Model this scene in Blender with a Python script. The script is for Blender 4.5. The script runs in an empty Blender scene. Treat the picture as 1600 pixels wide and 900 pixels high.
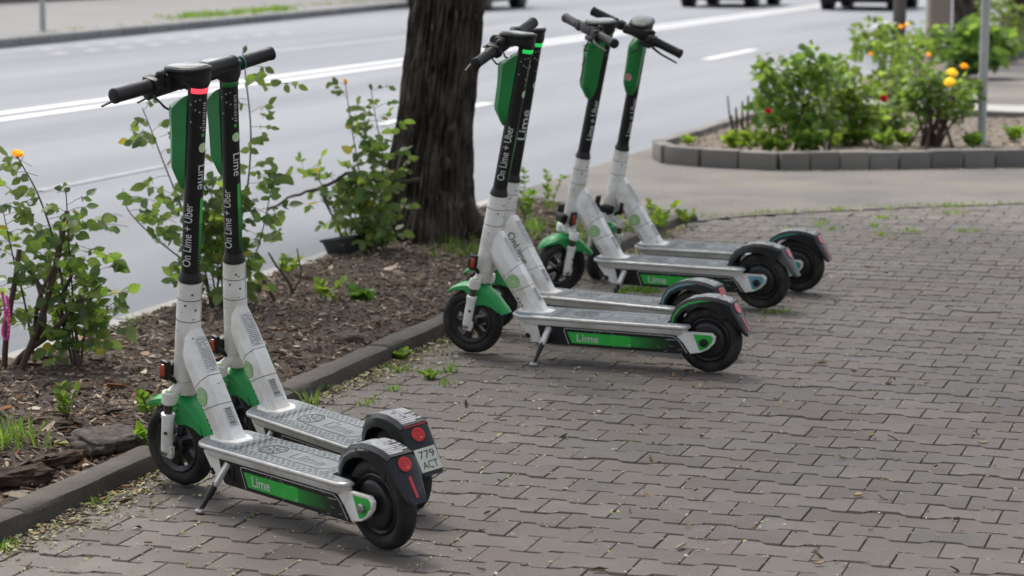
import bpy, bmesh, math, random
from mathutils import Vector, Matrix, noise
R = math.radians
random.seed(7)
scene = bpy.context.scene
COL = scene.collection

# ------------------------------------------------------------------ camera
CF, CH, CP, CR = 3800.0, 1.6115, 0.14309, 0.005417      # focal (px of a 1600 wide frame), height, pitch, roll
cam = bpy.data.cameras.new('camera')
cam.sensor_width = 36; cam.lens = CF / 1600 * 36
cam.clip_start = 0.05; cam.clip_end = 1500
cam.dof.use_dof = True; cam.dof.focus_distance = 7.3; cam.dof.aperture_fstop = 4.8
camo = bpy.data.objects.new('camera', cam); COL.objects.link(camo)
camo.matrix_world = Matrix.Translation((0, 0, CH)) @ Matrix.Rotation(math.pi/2 - CP, 4, 'X') @ Matrix.Rotation(CR, 4, 'Z')
scene.camera = camo

# ------------------------------------------------------------------ light: bright overcast sky, soft sun from beyond the road
SUN_EL, SUN_AZ = R(60), R(-28)          # azimuth measured from +Y towards +X
w = bpy.data.worlds.new('World'); scene.world = w; w.use_nodes = True
nt = w.node_tree; nt.nodes.clear()
out = nt.nodes.new('ShaderNodeOutputWorld'); bg = nt.nodes.new('ShaderNodeBackground')
sky = nt.nodes.new('ShaderNodeTexSky'); sky.sky_type = 'NISHITA'; sky.sun_disc = False
sky.sun_elevation = SUN_EL; sky.sun_rotation = SUN_AZ; sky.dust_density = 4.0; sky.air_density = 1.0
hsv = nt.nodes.new('ShaderNodeHueSaturation'); hsv.inputs['Saturation'].default_value = 0.42
nt.links.new(sky.outputs[0], hsv.inputs['Color']); nt.links.new(hsv.outputs[0], bg.inputs[0])
bg.inputs[1].default_value = 0.12
nt.links.new(bg.outputs[0], out.inputs[0])
sun = bpy.data.lights.new('sun', 'SUN'); sun.energy = 1.5; sun.angle = R(10); sun.color = (1.0, 0.955, 0.89)
suno = bpy.data.objects.new('sun', sun); COL.objects.link(suno)
sd = Vector((math.sin(SUN_AZ)*math.cos(SUN_EL), math.cos(SUN_AZ)*math.cos(SUN_EL), math.sin(SUN_EL)))
suno.rotation_euler = sd.to_track_quat('Z', 'Y').to_euler(); suno.location = sd*60
scene.view_settings.view_transform = 'Standard'; scene.view_settings.look = 'None'
scene.view_settings.gamma = 1.0; scene.view_settings.use_curve_mapping = False
scene.view_settings.exposure = 1.1

# ------------------------------------------------------------------ helpers
def _ray(u, v):
    a, b = u-800, v-450; c, s = math.cos(CR), math.sin(CR)
    dx, dy = (a*c+b*s)/CF, (-a*s+b*c)/CF
    cp, sp = math.cos(CP), math.sin(CP)
    return Vector((dx, cp-dy*sp, -sp-dy*cp))
def at(u, v, Y):                       # photo pixel -> point at distance Y
    d = _ray(u, v); return Vector((0, 0, CH)) + d*(Y/d.y)
def gnd(u, v, z=0.0):                  # photo pixel -> point at height z
    d = _ray(u, v); return Vector((0, 0, CH)) + d*((z-CH)/d.z)
AX = R(72.5)
ES = Vector((math.cos(AX), math.sin(AX), 0)); ET = Vector((math.sin(AX), -math.cos(AX), 0))
def ST(s, t, z=0.0): return ES*s + ET*t + Vector((0, 0, z))   # along the road, across the road
ROADR = Matrix.Rotation(AX, 4, 'Z')

def MAT(name, c1, c2=None, scale=6.0, rough=.6, metal=0.0, bump=0.0, bscale=None, detail=6.0, speck=None, speck_scale=60, speck_amt=.62,
        rand=0.0, attr=None, trans=0.0, spec=.5, emit=None, coat=0.0, stretch=None, lo=.35, hi=.65, c3=None, scale3=1.0):
    m = bpy.data.materials.new(name); m.use_nodes = True
    n, l = m.node_tree.nodes, m.node_tree.links
    b = n['Principled BSDF']; b.inputs['Roughness'].default_value = rough; b.inputs['Metallic'].default_value = metal
    b.inputs['Specular IOR Level'].default_value = spec
    if coat: b.inputs['Coat Weight'].default_value = coat; b.inputs['Coat Roughness'].default_value = .15
    tc = n.new('ShaderNodeTexCoord'); oi = n.new('ShaderNodeObjectInfo')
    vec = n.new('ShaderNodeVectorMath'); vec.operation = 'MULTIPLY_ADD'
    cmb = n.new('ShaderNodeCombineXYZ'); l.new(oi.outputs['Random'], cmb.inputs[0]); l.new(oi.outputs['Random'], cmb.inputs[2])
    vec.inputs[1].default_value = (23.0, 23.0, 23.0); l.new(cmb.outputs[0], vec.inputs[0])
    mp = n.new('ShaderNodeMapping'); l.new(tc.outputs['Object'], mp.inputs[0])
    if stretch: mp.inputs['Scale'].default_value = stretch
    l.new(mp.outputs[0], vec.inputs[2]); V = vec.outputs[0]
    def noi(sc, det=detail, ro=.6):
        t = n.new('ShaderNodeTexNoise'); t.inputs['Scale'].default_value = sc; t.inputs['Detail'].default_value = det
        t.inputs['Roughness'].default_value = ro; l.new(V, t.inputs['Vector']); return t.outputs[0]
    def ramp(src, p0, p1, a=(0, 0, 0, 1), bb=(1, 1, 1, 1)):
        r = n.new('ShaderNodeValToRGB'); r.color_ramp.elements[0].position = p0; r.color_ramp.elements[1].position = p1
        r.color_ramp.elements[0].color = a; r.color_ramp.elements[1].color = bb; l.new(src, r.inputs[0]); return r.outputs[0]
    def mix(f, a, bb, mode='MIX'):
        x = n.new('ShaderNodeMix'); x.data_type = 'RGBA'; x.blend_type = mode
        for s_, val in ((0, f), (6, a), (7, bb)):
            if hasattr(val, 'links'): l.new(val, x.inputs[s_])
            else: x.inputs[s_].default_value = val if s_ == 0 else (tuple(val) + (1,))[:4]
        return x.outputs[2]
    c1 = tuple(c1) + (1,)
    if c2 is None: c2 = tuple(min(1, c*.86) for c in c1[:3])
    col = ramp(noi(scale), lo, hi, c1, tuple(c2) + (1,))
    if c3: col = mix(ramp(noi(scale3, 3), .42, .62), col, c3)
    if attr:
        at_ = n.new('ShaderNodeAttribute'); at_.attribute_name = attr
        col = mix(1.0, col, at_.outputs['Color'], 'MULTIPLY')
    if rand:
        mr = n.new('ShaderNodeMapRange'); mr.inputs[3].default_value = 1-rand; mr.inputs[4].default_value = 1+rand
        l.new(oi.outputs['Random'], mr.inputs[0])
        hs = n.new('ShaderNodeHueSaturation'); l.new(mr.outputs[0], hs.inputs['Value']); l.new(col, hs.inputs['Color']); col = hs.outputs[0]
    if speck:
        col = mix(ramp(noi(speck_scale, 3), speck_amt, speck_amt+.05), col, speck)
    l.new(col, b.inputs['Base Color'])
    if bump:
        bp = n.new('ShaderNodeBump'); bp.inputs['Strength'].default_value = bump; bp.inputs['Distance'].default_value = .01
        l.new(noi(bscale or scale*4, 8), bp.inputs['Height']); l.new(bp.outputs[0], b.inputs['Normal'])
    if emit:
        b.inputs['Emission Color'].default_value = tuple(emit[:3]) + (1,); b.inputs['Emission Strength'].default_value = emit[3]
    if trans:
        tr = n.new('ShaderNodeBsdfTranslucent'); ms = n.new('ShaderNodeMixShader'); ms.inputs[0].default_value = trans
        hs = n.new('ShaderNodeHueSaturation'); hs.inputs['Value'].default_value = 2.3; hs.inputs['Hue'].default_value = .485; l.new(col, hs.inputs['Color'])
        l.new(hs.outputs[0], tr.inputs[0]); o = n['Material Output']
        l.new(b.outputs[0], ms.inputs[1]); l.new(tr.outputs[0], ms.inputs[2]); l.new(ms.outputs[0], o.inputs[0])
    return m

class MB:
    """collects shapes, then builds ONE mesh"""
    def __init__(self): self.v = []; self.f = []; self.mi = []; self.col = None
    def add(self, vs, fs, m=0, M=None):
        o = len(self.v)
        self.v += [tuple(M @ Vector(p)) if M else tuple(p) for p in vs]
        self.f += [tuple(i+o for i in q) for q in fs]; self.mi += [m]*len(fs); return self
    def loft(self, rings, m=0, cap=True, closed=True, M=None):
        n = len(rings[0]); vs = [p for r in rings for p in r]; fs = []
        for i in range(len(rings)-1):
            for j in range(n if closed else n-1):
                k = (j+1) % n; fs.append((i*n+j, i*n+k, (i+1)*n+k, (i+1)*n+j))
        if cap and closed: fs += [tuple(reversed(range(n))), tuple(range((len(rings)-1)*n, len(rings)*n))]
        return self.add(vs, fs, m, M)
    def lathe(self, prof, n=24, m=0, M=None, cap=True):     # prof [(r, z)] about local z
        rs = [[(r*math.cos(2*math.pi*j/n), r*math.sin(2*math.pi*j/n), z) for j in range(n)] for r, z in prof]
        return self.loft(rs, m, cap, True, M)
    def tube(self, pts, rad, n=8, m=0, M=None, cap=True, sq=1.0):
        pts = [Vector(p) for p in pts]; rs = []
        rad = rad if hasattr(rad, '__len__') else [rad]*len(pts)
        up = None
        for i, p in enumerate(pts):
            d = (pts[min(i+1, len(pts)-1)] - pts[max(i-1, 0)]).normalized()
            if up is None: up = Vector((0, 0, 1)) if abs(d.z) < .9 else Vector((1, 0, 0))
            a = d.cross(up)
            if a.length < 1e-5: a = d.orthogonal()
            a.normalize(); b = a.cross(d).normalized(); up = b
            rs.append([p + (a*math.cos(2*math.pi*j/n) + b*math.sin(2*math.pi*j/n)*sq)*rad[i] for j in range(n)])
        return self.loft(rs, m, cap, True, M)
    def box(self, c, s, m=0, M=None):
        x, y, z = [k/2 for k in s]
        vs = [(c[0]+a*x, c[1]+b*y, c[2]+d*z) for d in (-1, 1) for b in (-1, 1) for a in (-1, 1)]
        return self.add(vs, [(0, 2, 3, 1), (4, 5, 7, 6), (0, 1, 5, 4), (2, 6, 7, 3), (0, 4, 6, 2), (1, 3, 7, 5)], m, M)
    def rbox(self, c, s, r, m=0, M=None, seg=2):
        bm = bmesh.new(); bmesh.ops.create_cube(bm, size=1)
        for v in bm.verts: v.co = Vector((v.co.x*s[0]+c[0], v.co.y*s[1]+c[1], v.co.z*s[2]+c[2]))
        bmesh.ops.bevel(bm, geom=bm.edges[:], offset=r, segments=seg, profile=.5, affect='EDGES')
        bm.verts.index_update()
        self.add([v.co.copy() for v in bm.verts], [tuple(v.index for v in f.verts) for f in bm.faces], m, M); bm.free(); return self
    def prism(self, poly, y0, y1, m=0, M=None, ch=0.0):   # polygon in x,z extruded along y (poly counter-clockwise seen from -y)
        if ch:
            cx = sum(p[0] for p in poly)/len(poly); cz = sum(p[1] for p in poly)/len(poly)
            def ins(p):
                d = Vector((cx-p[0], cz-p[1])); d.normalize(); return (p[0]+d.x*ch, p[1]+d.y*ch)
            pi = [ins(p) for p in poly]; e = ch if y1 > y0 else -ch
            return self.loft([[(p[0], y0, p[1]) for p in pi], [(p[0], y0+e, p[1]) for p in poly], [(p[0], y1-e, p[1]) for p in poly], [(p[0], y1, p[1]) for p in pi]], m, True, True, M)
        return self.loft([[(p[0], y0, p[1]) for p in poly], [(p[0], y1, p[1]) for p in poly]], m, True, True, M)
    def disc(self, c, nx, ny, r, n=20, m=0, M=None, a0=0, a1=2*math.pi):
        c, nx, ny = Vector(c), Vector(nx), Vector(ny); full = abs(a1-a0) > 6.28
        vs = [c + nx*(r*math.cos(a0+(a1-a0)*i/n)) + ny*(r*math.sin(a0+(a1-a0)*i/n)) for i in range(n if full else n+1)]
        if not full: vs.append(c)
        return self.add(vs, [tuple(range(len(vs)))], m, M)
    def ball(self, c, r, m=0, n=10, k=6, sc=(1, 1, 1), M=None):
        pr = [(max(r*math.sin(math.pi*i/k), 1e-4), -r*math.cos(math.pi*i/k)) for i in range(k+1)]
        rs = [[(c[0]+q*sc[0]*math.cos(2*math.pi*j/n), c[1]+q*sc[1]*math.sin(2*math.pi*j/n), c[2]+z*sc[2]) for j in range(n)] for q, z in pr]
        return self.loft(rs, m, True, True, M)
    def mesh(self, name, mats, ang=35, fix=True):
        me = bpy.data.meshes.new(name); me.from_pydata([tuple(p) for p in self.v], [], self.f)
        for mt in (mats if isinstance(mats, (list, tuple)) else [mats]): me.materials.append(mt)
        me.polygons.foreach_set('material_index', self.mi)
        if fix:
            bm = bmesh.new(); bm.from_mesh(me); bmesh.ops.recalc_face_normals(bm, faces=bm.faces[:]); bm.to_mesh(me); bm.free()
        if ang is not None:
            me.polygons.foreach_set('use_smooth', [True]*len(me.polygons)); me.set_sharp_from_angle(angle=R(ang))
        if self.col:
            a = me.color_attributes.new('tint', 'FLOAT_COLOR', 'POINT')
            a.data.foreach_set('color', [k for c in self.col for k in (c[0], c[1], c[2], 1)])
        me.update(); return me
    def build(self, name, mats, parent=None, M=None, ang=35, fix=True):
        return OB(name, self.mesh(name, mats, ang, fix), parent, M)

def OB(name, me, parent=None, M=None):
    o = bpy.data.objects.new(name, me); COL.objects.link(o)
    if parent: o.parent = parent
    if M is not None: o.matrix_basis = M
    return o
def tag(o, label=None, cat=None, group=None, kind=None):
    if label: o['label'] = label
    if cat: o['category'] = cat
    if group: o['group'] = group
    if kind: o['kind'] = kind
    return o
def EMPTY(name, loc=(0, 0, 0), M=None):
    o = OB(name, None); o.empty_display_size = .1
    if M is not None: o.matrix_basis = M
    else: o.location = loc
    return o
_TX = {}
def TEXT(s, size=1.0, space=1.0, bold=0.0):      # lettering outline -> flat verts, faces (centred)
    key = (s, bold, space)
    if key not in _TX:
        cu = bpy.data.curves.new('t', 'FONT'); cu.body = s; cu.size = 1; cu.resolution_u = 3; cu.space_character = space; cu.offset = bold
        o = bpy.data.objects.new('t', cu); COL.objects.link(o); bpy.context.view_layer.update()
        dg = bpy.context.evaluated_depsgraph_get(); e = o.evaluated_get(dg); me = e.to_mesh()
        vs = [v.co.copy() for v in me.vertices]; fs = [tuple(p.vertices) for p in me.polygons]
        e.to_mesh_clear(); bpy.data.objects.remove(o); bpy.data.curves.remove(cu)
        x0, x1 = min(v.x for v in vs), max(v.x for v in vs); y0, y1 = min(v.y for v in vs), max(v.y for v in vs)
        _TX[key] = ([(v.x-(x0+x1)/2, v.y-(y0+y1)/2) for v in vs], fs, x1-x0, y1-y0)
    vs, fs, wd, hg = _TX[key]
    return [(x*size, y*size) for x, y in vs], fs, wd*size, hg*size
def text_fit(s, length, height=None, bold=0.0, space=1.0):
    vs, fs, wd, hg = TEXT(s, 1, space, bold); sx = length/wd; sy = sx if height is None else height/hg
    return [(x*sx, y*sy) for x, y in vs], fs

# ------------------------------------------------------------------ materials
M_road = MAT('road_asphalt', (.195, .208, .232), (.142, .152, .171), .9, .8, bump=.5, bscale=300, speck=(.26, .265, .275), speck_scale=420, speck_amt=.60, c3=(.218, .228, .245), scale3=.5, spec=.45, stretch=(.09, 1, 1), lo=.3, hi=.7)
M_drive = MAT('driveway_asphalt', (.142, .134, .128), (.108, .103, .101), 1.1, .9, bump=.4, bscale=130, speck=(.36, .34, .30), speck_scale=200, speck_amt=.64, c3=(.178, .160, .138), scale3=.8, spec=.3)
M_line = MAT('road_paint', (.66, .665, .67), (.50, .505, .51), 14, .7, bump=.1, speck=(.36, .36, .37), speck_scale=30, speck_amt=.66)
M_line2 = MAT('worn_road_paint', (.42, .42, .43), (.33, .335, .345), 9, .8)
M_dirt_ground = MAT('ground', (.22, .21, .19), (.17, .165, .15), .5, .95)
M_far_walk = MAT('far_pavement', (.20, .193, .19), (.165, .158, .158), .8, .9, bump=.2, bscale=40)
M_kerb = MAT('kerb_concrete', (.085, .072, .059), (.052, .044, .036), 7, .85, bump=.5, bscale=90, speck=(.135, .12, .10), speck_scale=60, speck_amt=.64, rand=.12)
M_kerb_light = MAT('pale_kerb_concrete', (.36, .35, .33), (.28, .27, .25), 5, .9, bump=.4, bscale=70, rand=.1)
M_pkerb = MAT('planter_kerb', (.175, .164, .150), (.128, .120, .110), 6, .85, bump=.5, bscale=60, rand=.16, c3=(.19, .175, .155), scale3=3)
M_pav = MAT('paver_concrete', (.134, .118, .106), (.102, .090, .081), 5, .74, bump=.45, bscale=170, rand=.17, speck=(.18, .158, .138), speck_scale=190, speck_amt=.63, c3=(.105, .085, .073), scale3=1.4, spec=.45)
M_pavf = MAT('paver_concrete_far', (.134, .118, .106), (.102, .090, .081), 5, .74, bump=.45, bscale=170, attr='tint', speck=(.18, .158, .138), speck_scale=190, speck_amt=.63, c3=(.105, .085, .073), scale3=1.4, spec=.45)
M_edge_shade = MAT('paver_edge_shade', (.056, .047, .039), (.080, .068, .053), 20, .9, speck=(.14, .125, .07), speck_scale=90, speck_amt=.64)
M_joint = MAT('joint_sand', (.098, .085, .060), (.058, .05, .037), 30, 1.0, bump=.6, bscale=200, speck=(.24, .22, .13), speck_scale=120, speck_amt=.60)
M_soil = MAT('soil', (.082, .058, .042), (.036, .026, .019), 9, 1.0, bump=1.0, bscale=45, speck=(.16, .13, .10), speck_scale=60, speck_amt=.63)
M_chip = MAT('wood_chip', (1, 1, 1), (.75, .75, .75), 30, .9, attr='tint', bump=.2, bscale=120)
M_seed = MAT('seed', (1, 1, 1), (.8, .8, .8), 50, .8, attr='tint')
M_bark = MAT('bark', (.048, .038, .030), (.010, .008, .0065), 22, .95, bump=1.0, bscale=40, stretch=(1, 1, .48), speck=(.105, .085, .067), speck_scale=17, speck_amt=.585, c3=(.085, .068, .054), scale3=11, spec=.2, lo=.40, hi=.60)
M_bark2 = MAT('bark_slab', (.12, .098, .08), (.05, .04, .033), 30, .95, bump=1.0, bscale=60)
M_rot = MAT('rotten_wood', (.075, .038, .022), (.022, .013, .010), 26, .95, bump=1.0, bscale=60)
M_twig = MAT('twig', (.075, .052, .036), (.045, .032, .024), 20, .8)
M_cane = MAT('rose_cane', (.09, .05, .035), (.055, .035, .026), 12, .7, bump=.3, bscale=60)
M_gcane = MAT('green_cane', (.07, .085, .03), (.06, .05, .03), 12, .6)
M_leaf = MAT('rose_leaf', (.145, .235, .034), (.105, .19, .03), 25, .45, rand=.35, trans=.5, spec=.5)
M_leafd = MAT('rose_leaf_dark', (.070, .130, .028), (.050, .10, .024), 25, .40, rand=.35, trans=.42, spec=.6)
M_leafy = MAT('yellowing_leaf', (.33, .30, .03), (.22, .22, .03), 25, .5, rand=.2, trans=.4)
M_fol = MAT('foliage', (.130, .195, .040), (.090, .15, .034), 6, .5, attr='tint', trans=.35)
M_weed = MAT('weed_leaf', (.14, .24, .035), (.10, .18, .03), 10, .5, attr='tint', trans=.4)
M_crown = MAT('tree_leaf', (.055, .10, .022), (.04, .08, .02), 2, .6, trans=.15)
M_yel = MAT('yellow_petal', (.86, .62, .06), (.82, .52, .04), 20, .5, trans=.3)
M_lem = MAT('lemon_petal', (.84, .74, .10), (.78, .66, .07), 20, .5, trans=.3)
M_red = MAT('red_petal', (.60, .02, .02), (.40, .01, .015), 20, .5, trans=.2)
M_bud = MAT('rose_bud', (.30, .28, .05), (.16, .2, .04), 20, .5)
M_pink = MAT('pink_ribbon', (.62, .12, .36), (.5, .09, .3), 20, .5, trans=.3)
M_crate = MAT('crate_plastic', (.022, .028, .026), (.015, .018, .018), 8, .4, speck=(.09, .09, .08), speck_scale=20, speck_amt=.62)
M_white = MAT('white_paint', (.84, .825, .79), (.78, .76, .725), 9, .4, speck=(.10, .09, .08), speck_scale=52, speck_amt=.680, c3=(.62, .585, .52), scale3=8, coat=.15)
M_rim = MAT('deck_edge_metal', (.56, .55, .53), (.42, .405, .38), 22, .32, metal=.25, speck=(.16, .14, .12), speck_scale=45, speck_amt=.67)
M_pad = MAT('deck_pad', (.25, .275, .287), (.185, .203, .212), 10, .68, spec=.25, bump=.3, bscale=150, speck=(.15, .14, .125), speck_scale=30, speck_amt=.63)
M_groove = MAT('pad_groove', (.055, .052, .047), (.085, .08, .07), 30, .9, spec=.15)
M_black = MAT('black_metal', (.0075, .0075, .008), (.011, .0108, .0108), 14, .4, spec=.35, speck=(.22, .21, .20), speck_scale=55, speck_amt=.74)
M_plast = MAT('black_plastic', (.009, .009, .0095), (.014, .014, .014), 12, .45, spec=.35, bump=.1, bscale=200)
M_fend = MAT('dark_fender_plastic', (.010, .0108, .0115), (.018, .019, .020), 9, .33, spec=.35, speck=(.16, .16, .155), speck_scale=40, speck_amt=.69)
M_rib = MAT('fender_grip_tape', (.36, .37, .38), (.22, .22, .23), 24, .5, speck=(.05, .05, .05), speck_scale=34, speck_amt=.57)
M_tyre = MAT('tyre_rubber', (.0105, .010, .0098), (.019, .018, .016), 16, .75, bump=.3, bscale=60, c3=(.045, .041, .034), scale3=11, spec=.35)
M_flapgrey = MAT('scuffed_flap', (.11, .11, .108), (.06, .06, .06), 14, .55)
M_hub = MAT('wheel_hub', (.009, .009, .0095), (.014, .014, .014), 10, .4)
M_hubrim = MAT('wheel_rim', (.035, .035, .036), (.055, .053, .05), 20, .4, metal=.3)
M_green = MAT('green_plastic', (.036, .36, .100), (.026, .28, .075), 7, .36, speck=(.02, .06, .03), speck_scale=30, speck_amt=.70)
M_gcover = MAT('green_cover', (.010, .22, .048), (.008, .175, .038), 7, .38)
M_lime = MAT('green_print', (.030, .46, .055), (.022, .38, .045), 14, .45, speck=(.02, .05, .02), speck_scale=40, speck_amt=.70)
M_limeu = MAT('lime_sticker', (.30, .52, .20), (.25, .45, .16), 14, .5)
M_limel = MAT('lime_sticker_pale', (.52, .66, .42), (.46, .60, .36), 14, .5)
M_teal = MAT('teal_print', (.02, .34, .24), (.015, .25, .19), 14, .45)
M_blue = MAT('pale_blue_print', (.16, .36, .43), (.11, .27, .34), 14, .45)
M_let = MAT('pale_print', (.60, .60, .58), (.48, .48, .46), 40, .5)
M_ink = MAT('dark_print', (.045, .045, .045), (.07, .07, .065), 40, .6)
M_paper = MAT('paper_label', (.62, .61, .59), (.50, .49, .47), 30, .6)
M_chrome = MAT('bolt_metal', (.42, .41, .40), (.30, .29, .28), 20, .28, metal=.8)
M_piston = MAT('fork_piston', (.12, .105, .09), (.07, .06, .055), 20, .4, metal=.5)
M_amber = MAT('amber_reflector', (.42, .055, .010), (.28, .028, .008), 60, .25, coat=.5)
M_tail = MAT('red_lens', (.56, .012, .008), (.42, .008, .006), 60, .2, coat=.2)
M_tail2 = MAT('red_strip', (.50, .035, .04), (.40, .03, .03), 60, .35, coat=.2)
M_plate = MAT('number_plate', (.58, .60, .50), (.48, .50, .40), 20, .5)
M_ringr = MAT('red_light_ring', (.8, .05, .07), None, 9, .4, emit=(1, .06, .09, .55))
M_ringg = MAT('green_light_ring', (.02, .55, .10), None, 9, .4, emit=(.02, .9, .15, .22))
M_ringd = MAT('dim_green_light_ring', (.01, .16, .03), None, 9, .4)
M_screen = MAT('display_glass', (.10, .105, .09), (.06, .065, .055), 8, .22, coat=.5, c3=(.17, .17, .14), scale3=9)
M_grey = MAT('grey_steel', (.42, .43, .42), (.34, .35, .345), 4, .5, rand=.05)
M_concrete_post = MAT('concrete_post', (.29, .24, .195), (.24, .20, .165), 4, .9, bump=.3, bscale=40)
M_brownpole = MAT('brown_pole', (.115, .095, .082), (.085, .07, .06), 5, .7)
M_wall = MAT('plum_wall', (.26, .185, .18), (.21, .15, .148), 3, .85, bump=.3, bscale=30)
M_pstick = MAT('pink_sticker', (.62, .42, .40), (.5, .3, .3), 30, .5)

# ------------------------------------------------------------------ setting
def sheet(name, pts, mat, z, parent=None, kind='structure'):
    mb = MB(); mb.add([(p[0], p[1], z) for p in pts], [tuple(range(len(pts)))])
    o = mb.build(name, mat, parent, ang=None)
    if o.data.polygons[0].normal.z < 0: o.data.flip_normals()
    if kind: o['kind'] = kind
    return o
ROAD_L, ROAD_R = -24.0, -4.62          # far and near edge of the carriageway (t)
sheet('ground', [(-900, -300), (900, -300), (900, 1200), (-900, 1200)], M_dirt_ground, -.06)
tag(MB().add([(-60, -ROAD_R-.02, 0), (500, -ROAD_R-.02, 0), (500, -ROAD_L+.05, 0), (-60, -ROAD_L+.05, 0)], [(0, 1, 2, 3)]).build('road', M_road, None, Matrix.Translation((0, 0, -.012)) @ ROADR, ang=None, fix=False), kind='structure')
# ground beneath the pavers and the asphalt of driveway and footpath
sheet('paver_bedding', [ST(-8, -3.26), ST(15.6, -3.26), ST(17.5, 3.5), ST(17.5, 9), ST(-8, 9)], M_joint, -.0066)
EDGE = [(13.35, -3.30), (13.62, -3.13), (13.86, -3.0), (14.10, -2.78), (14.35, -2.52), (14.62, -2.22), (14.88, -1.91), (15.19, -1.48), (15.75, -.62), (16.3, .3), (17.0, 1.6), (17.3, 3.0), (17.4, 9.0)]
rndE = random.Random(3)
edge_pts = []
for a, b in zip(EDGE, EDGE[1:]):
    for k in range(8):
        f = k/8; edge_pts.append(ST(a[0]+(b[0]-a[0])*f + rndE.uniform(-.012, .012), a[1]+(b[1]-a[1])*f + rndE.uniform(-.012, .012)))
drive = edge_pts + [ST(17.4, 9), ST(300, 9), ST(300, ROAD_R-.01), ST(14.9, ROAD_R-.01), ST(14.35, -4.5), ST(13.9, -4.1)]
sheet('driveway', drive, M_drive, .006)
# road paint
def stripe(name, s0, s1, t0, t1, mat=M_line, parent=None):
    n = max(2, int((s1-s0)/1.5)); mb = MB(); rn = random.Random(int(s0*10+t0*7)); vs = []
    for i in range(n+1):
        s = s0+(s1-s0)*i/n; j = rn.uniform(-.012, .012); vs += [ST(s, t0+j, -.007), ST(s, t1+j, -.007)]
    mb.add(vs, [(2*i, 2*i+1, 2*i+3, 2*i+2) for i in range(n)])
    return tag(mb.build(name, mat, ang=None), kind='structure')
stripe('road_line', -30, 120, -10.88, -10.70); stripe('road_line', -30, 120, -11.28, -11.10)
for s0, s1 in ((-4.5, -1.5), (4.5, 7.5)): stripe('road_line', s0, s1, -7.60, -7.46)
stripe('road_line', 13.6, 16.4, -7.60, -7.50, MAT('faded_road_paint', (.27, .275, .29), (.20, .205, .225), 9, .8))
stripe('road_line', 19.9, 22.9, -7.54, -7.40); stripe('road_line', 32.3, 35.6, -7.54, -7.38); stripe('road_line', 45, 48.4, -7.54, -7.38)
for k in range(9): stripe('road_line', 30.1+k, 30.1+k+.42, -16.25, -16.05, M_line2)
for k in range(6): stripe('road_line', 31.2+k*1.0, 31.6+k*1.0, -17.0, -16.82, M_line2)
stripe('road_line', 31.5, 45, -13.78, -13.66, M_line2)
# far side: pavement, kerb, wall
def far_t(s): return -17.62-.078*(s-31.27)
sheet('far_pavement', [ST(0, far_t(0)-.17), ST(0, -90), ST(300, -90), ST(300, far_t(300)-.17)], M_far_walk, .125)
fk = tag(EMPTY('far_kerb', ST(0, ROAD_L)), kind='structure')
mk = MB(); mk.rbox((.5, -.09, .055), (.992, .18, .15), .018, seg=1); mek = mk.mesh('kerb_stone', M_kerb)
mek2 = mek.copy(); mek2.materials.clear(); mek2.materials.append(MAT('far_kerb_concrete', (.20, .20, .20), (.16, .16, .16), 3, .9, rand=.12))
for i in range(22, 62):
    OB('kerb_stone', mek2, fk, Matrix.Translation(-Vector(fk.location)) @ Matrix.Translation(ST(i, far_t(i))) @ Matrix.Rotation(AX+.078, 4, 'Z') @ Matrix.Rotation(math.pi, 4, 'X') @ Matrix.Translation((0, 0, -.11)))

# ------------------------------------------------------------------ pavers: double-T blocks in running bond
PL, PP = .21, .145                      # length along t, row pitch along s
def paver_outline():
    a, h1, h2 = PL/2-.0006, PP/2+.0135-.0014, PP/2-.0135-.0014      # wide at the ends, waisted in the middle
    e, k = a-.047, a-.062
    return [(-a, -h1), (-e, -h1), (-k+.002, -h2), (k-.002, -h2), (e, -h1), (a, -h1), (a, h1), (e, h1), (k-.002, h2), (-k+.002, h2), (-e, h1), (-a, h1)]
PO = paver_outline()
def paver_geo(mb, M, d=.0068):
    ins = []
    for (x, y) in PO: ins.append((x-math.copysign(.0022, x), y-math.copysign(d, y), 0))
    mb.loft([[(x, y, -.03) for x, y in PO], [(x, y, -.0072) for x, y in PO], ins], 0, False, True, M)
    n = len(PO); o = len(mb.v)-n
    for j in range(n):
        if j not in (5, 11): mb.mi[-n+j] = 1          # shade of the worn long edges, painted on as a darker tone
    mb.f.append(tuple(range(o, o+n))); mb.mi.append(0)
pm = MB(); paver_geo(pm, None); me_pav = pm.mesh('paver', [M_pav, M_edge_shade], ang=30)
def inside_pav(s, t):
    if t < -3.27: return False
    for a, b in zip(EDGE, EDGE[1:]):
        if a[1] <= t <= b[1]: return s < a[0]+(b[0]-a[0])*(t-a[1])/(b[1]-a[1]) + .09
    return s < EDGE[0][0]
def px_of(p):
    v = Vector(p) - Vector((0, 0, CH)); cp, sp = math.cos(CP), math.sin(CP)
    zc = v.y*cp - v.z*sp
    if zc <= .1: return (-9999, -9999)
    a, b = CF*v.x/zc, CF*(-v.y*sp - v.z*cp)/zc; c, s = math.cos(CR), math.sin(CR)
    return (800+a*c-b*s, 450+a*s+b*c)
pavement = tag(EMPTY('pavement', ST(8, -2)), kind='structure')
PI_ = Matrix.Translation(-ST(8, -2)); cells = []; rp = random.Random(11)
for k in range(-16, 72):
    s = 6.96+PP*k
    for n in range(-12, 26):
        t = -1.54 + PL*n + (PL/2 if k % 2 else 0)
        if not inside_pav(s, t): continue
        u, v = px_of(ST(s, t))
        vis = -40 < u < 1640 and 150 < v < 930
        if not vis and not (-500 < u < 2100 and 150 < v < 1250): continue
        cells.append((0 if vis else 1, Vector(ST(s, t)).length, s, t))
cells.sort()
far = MB(); far.col = []
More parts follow.
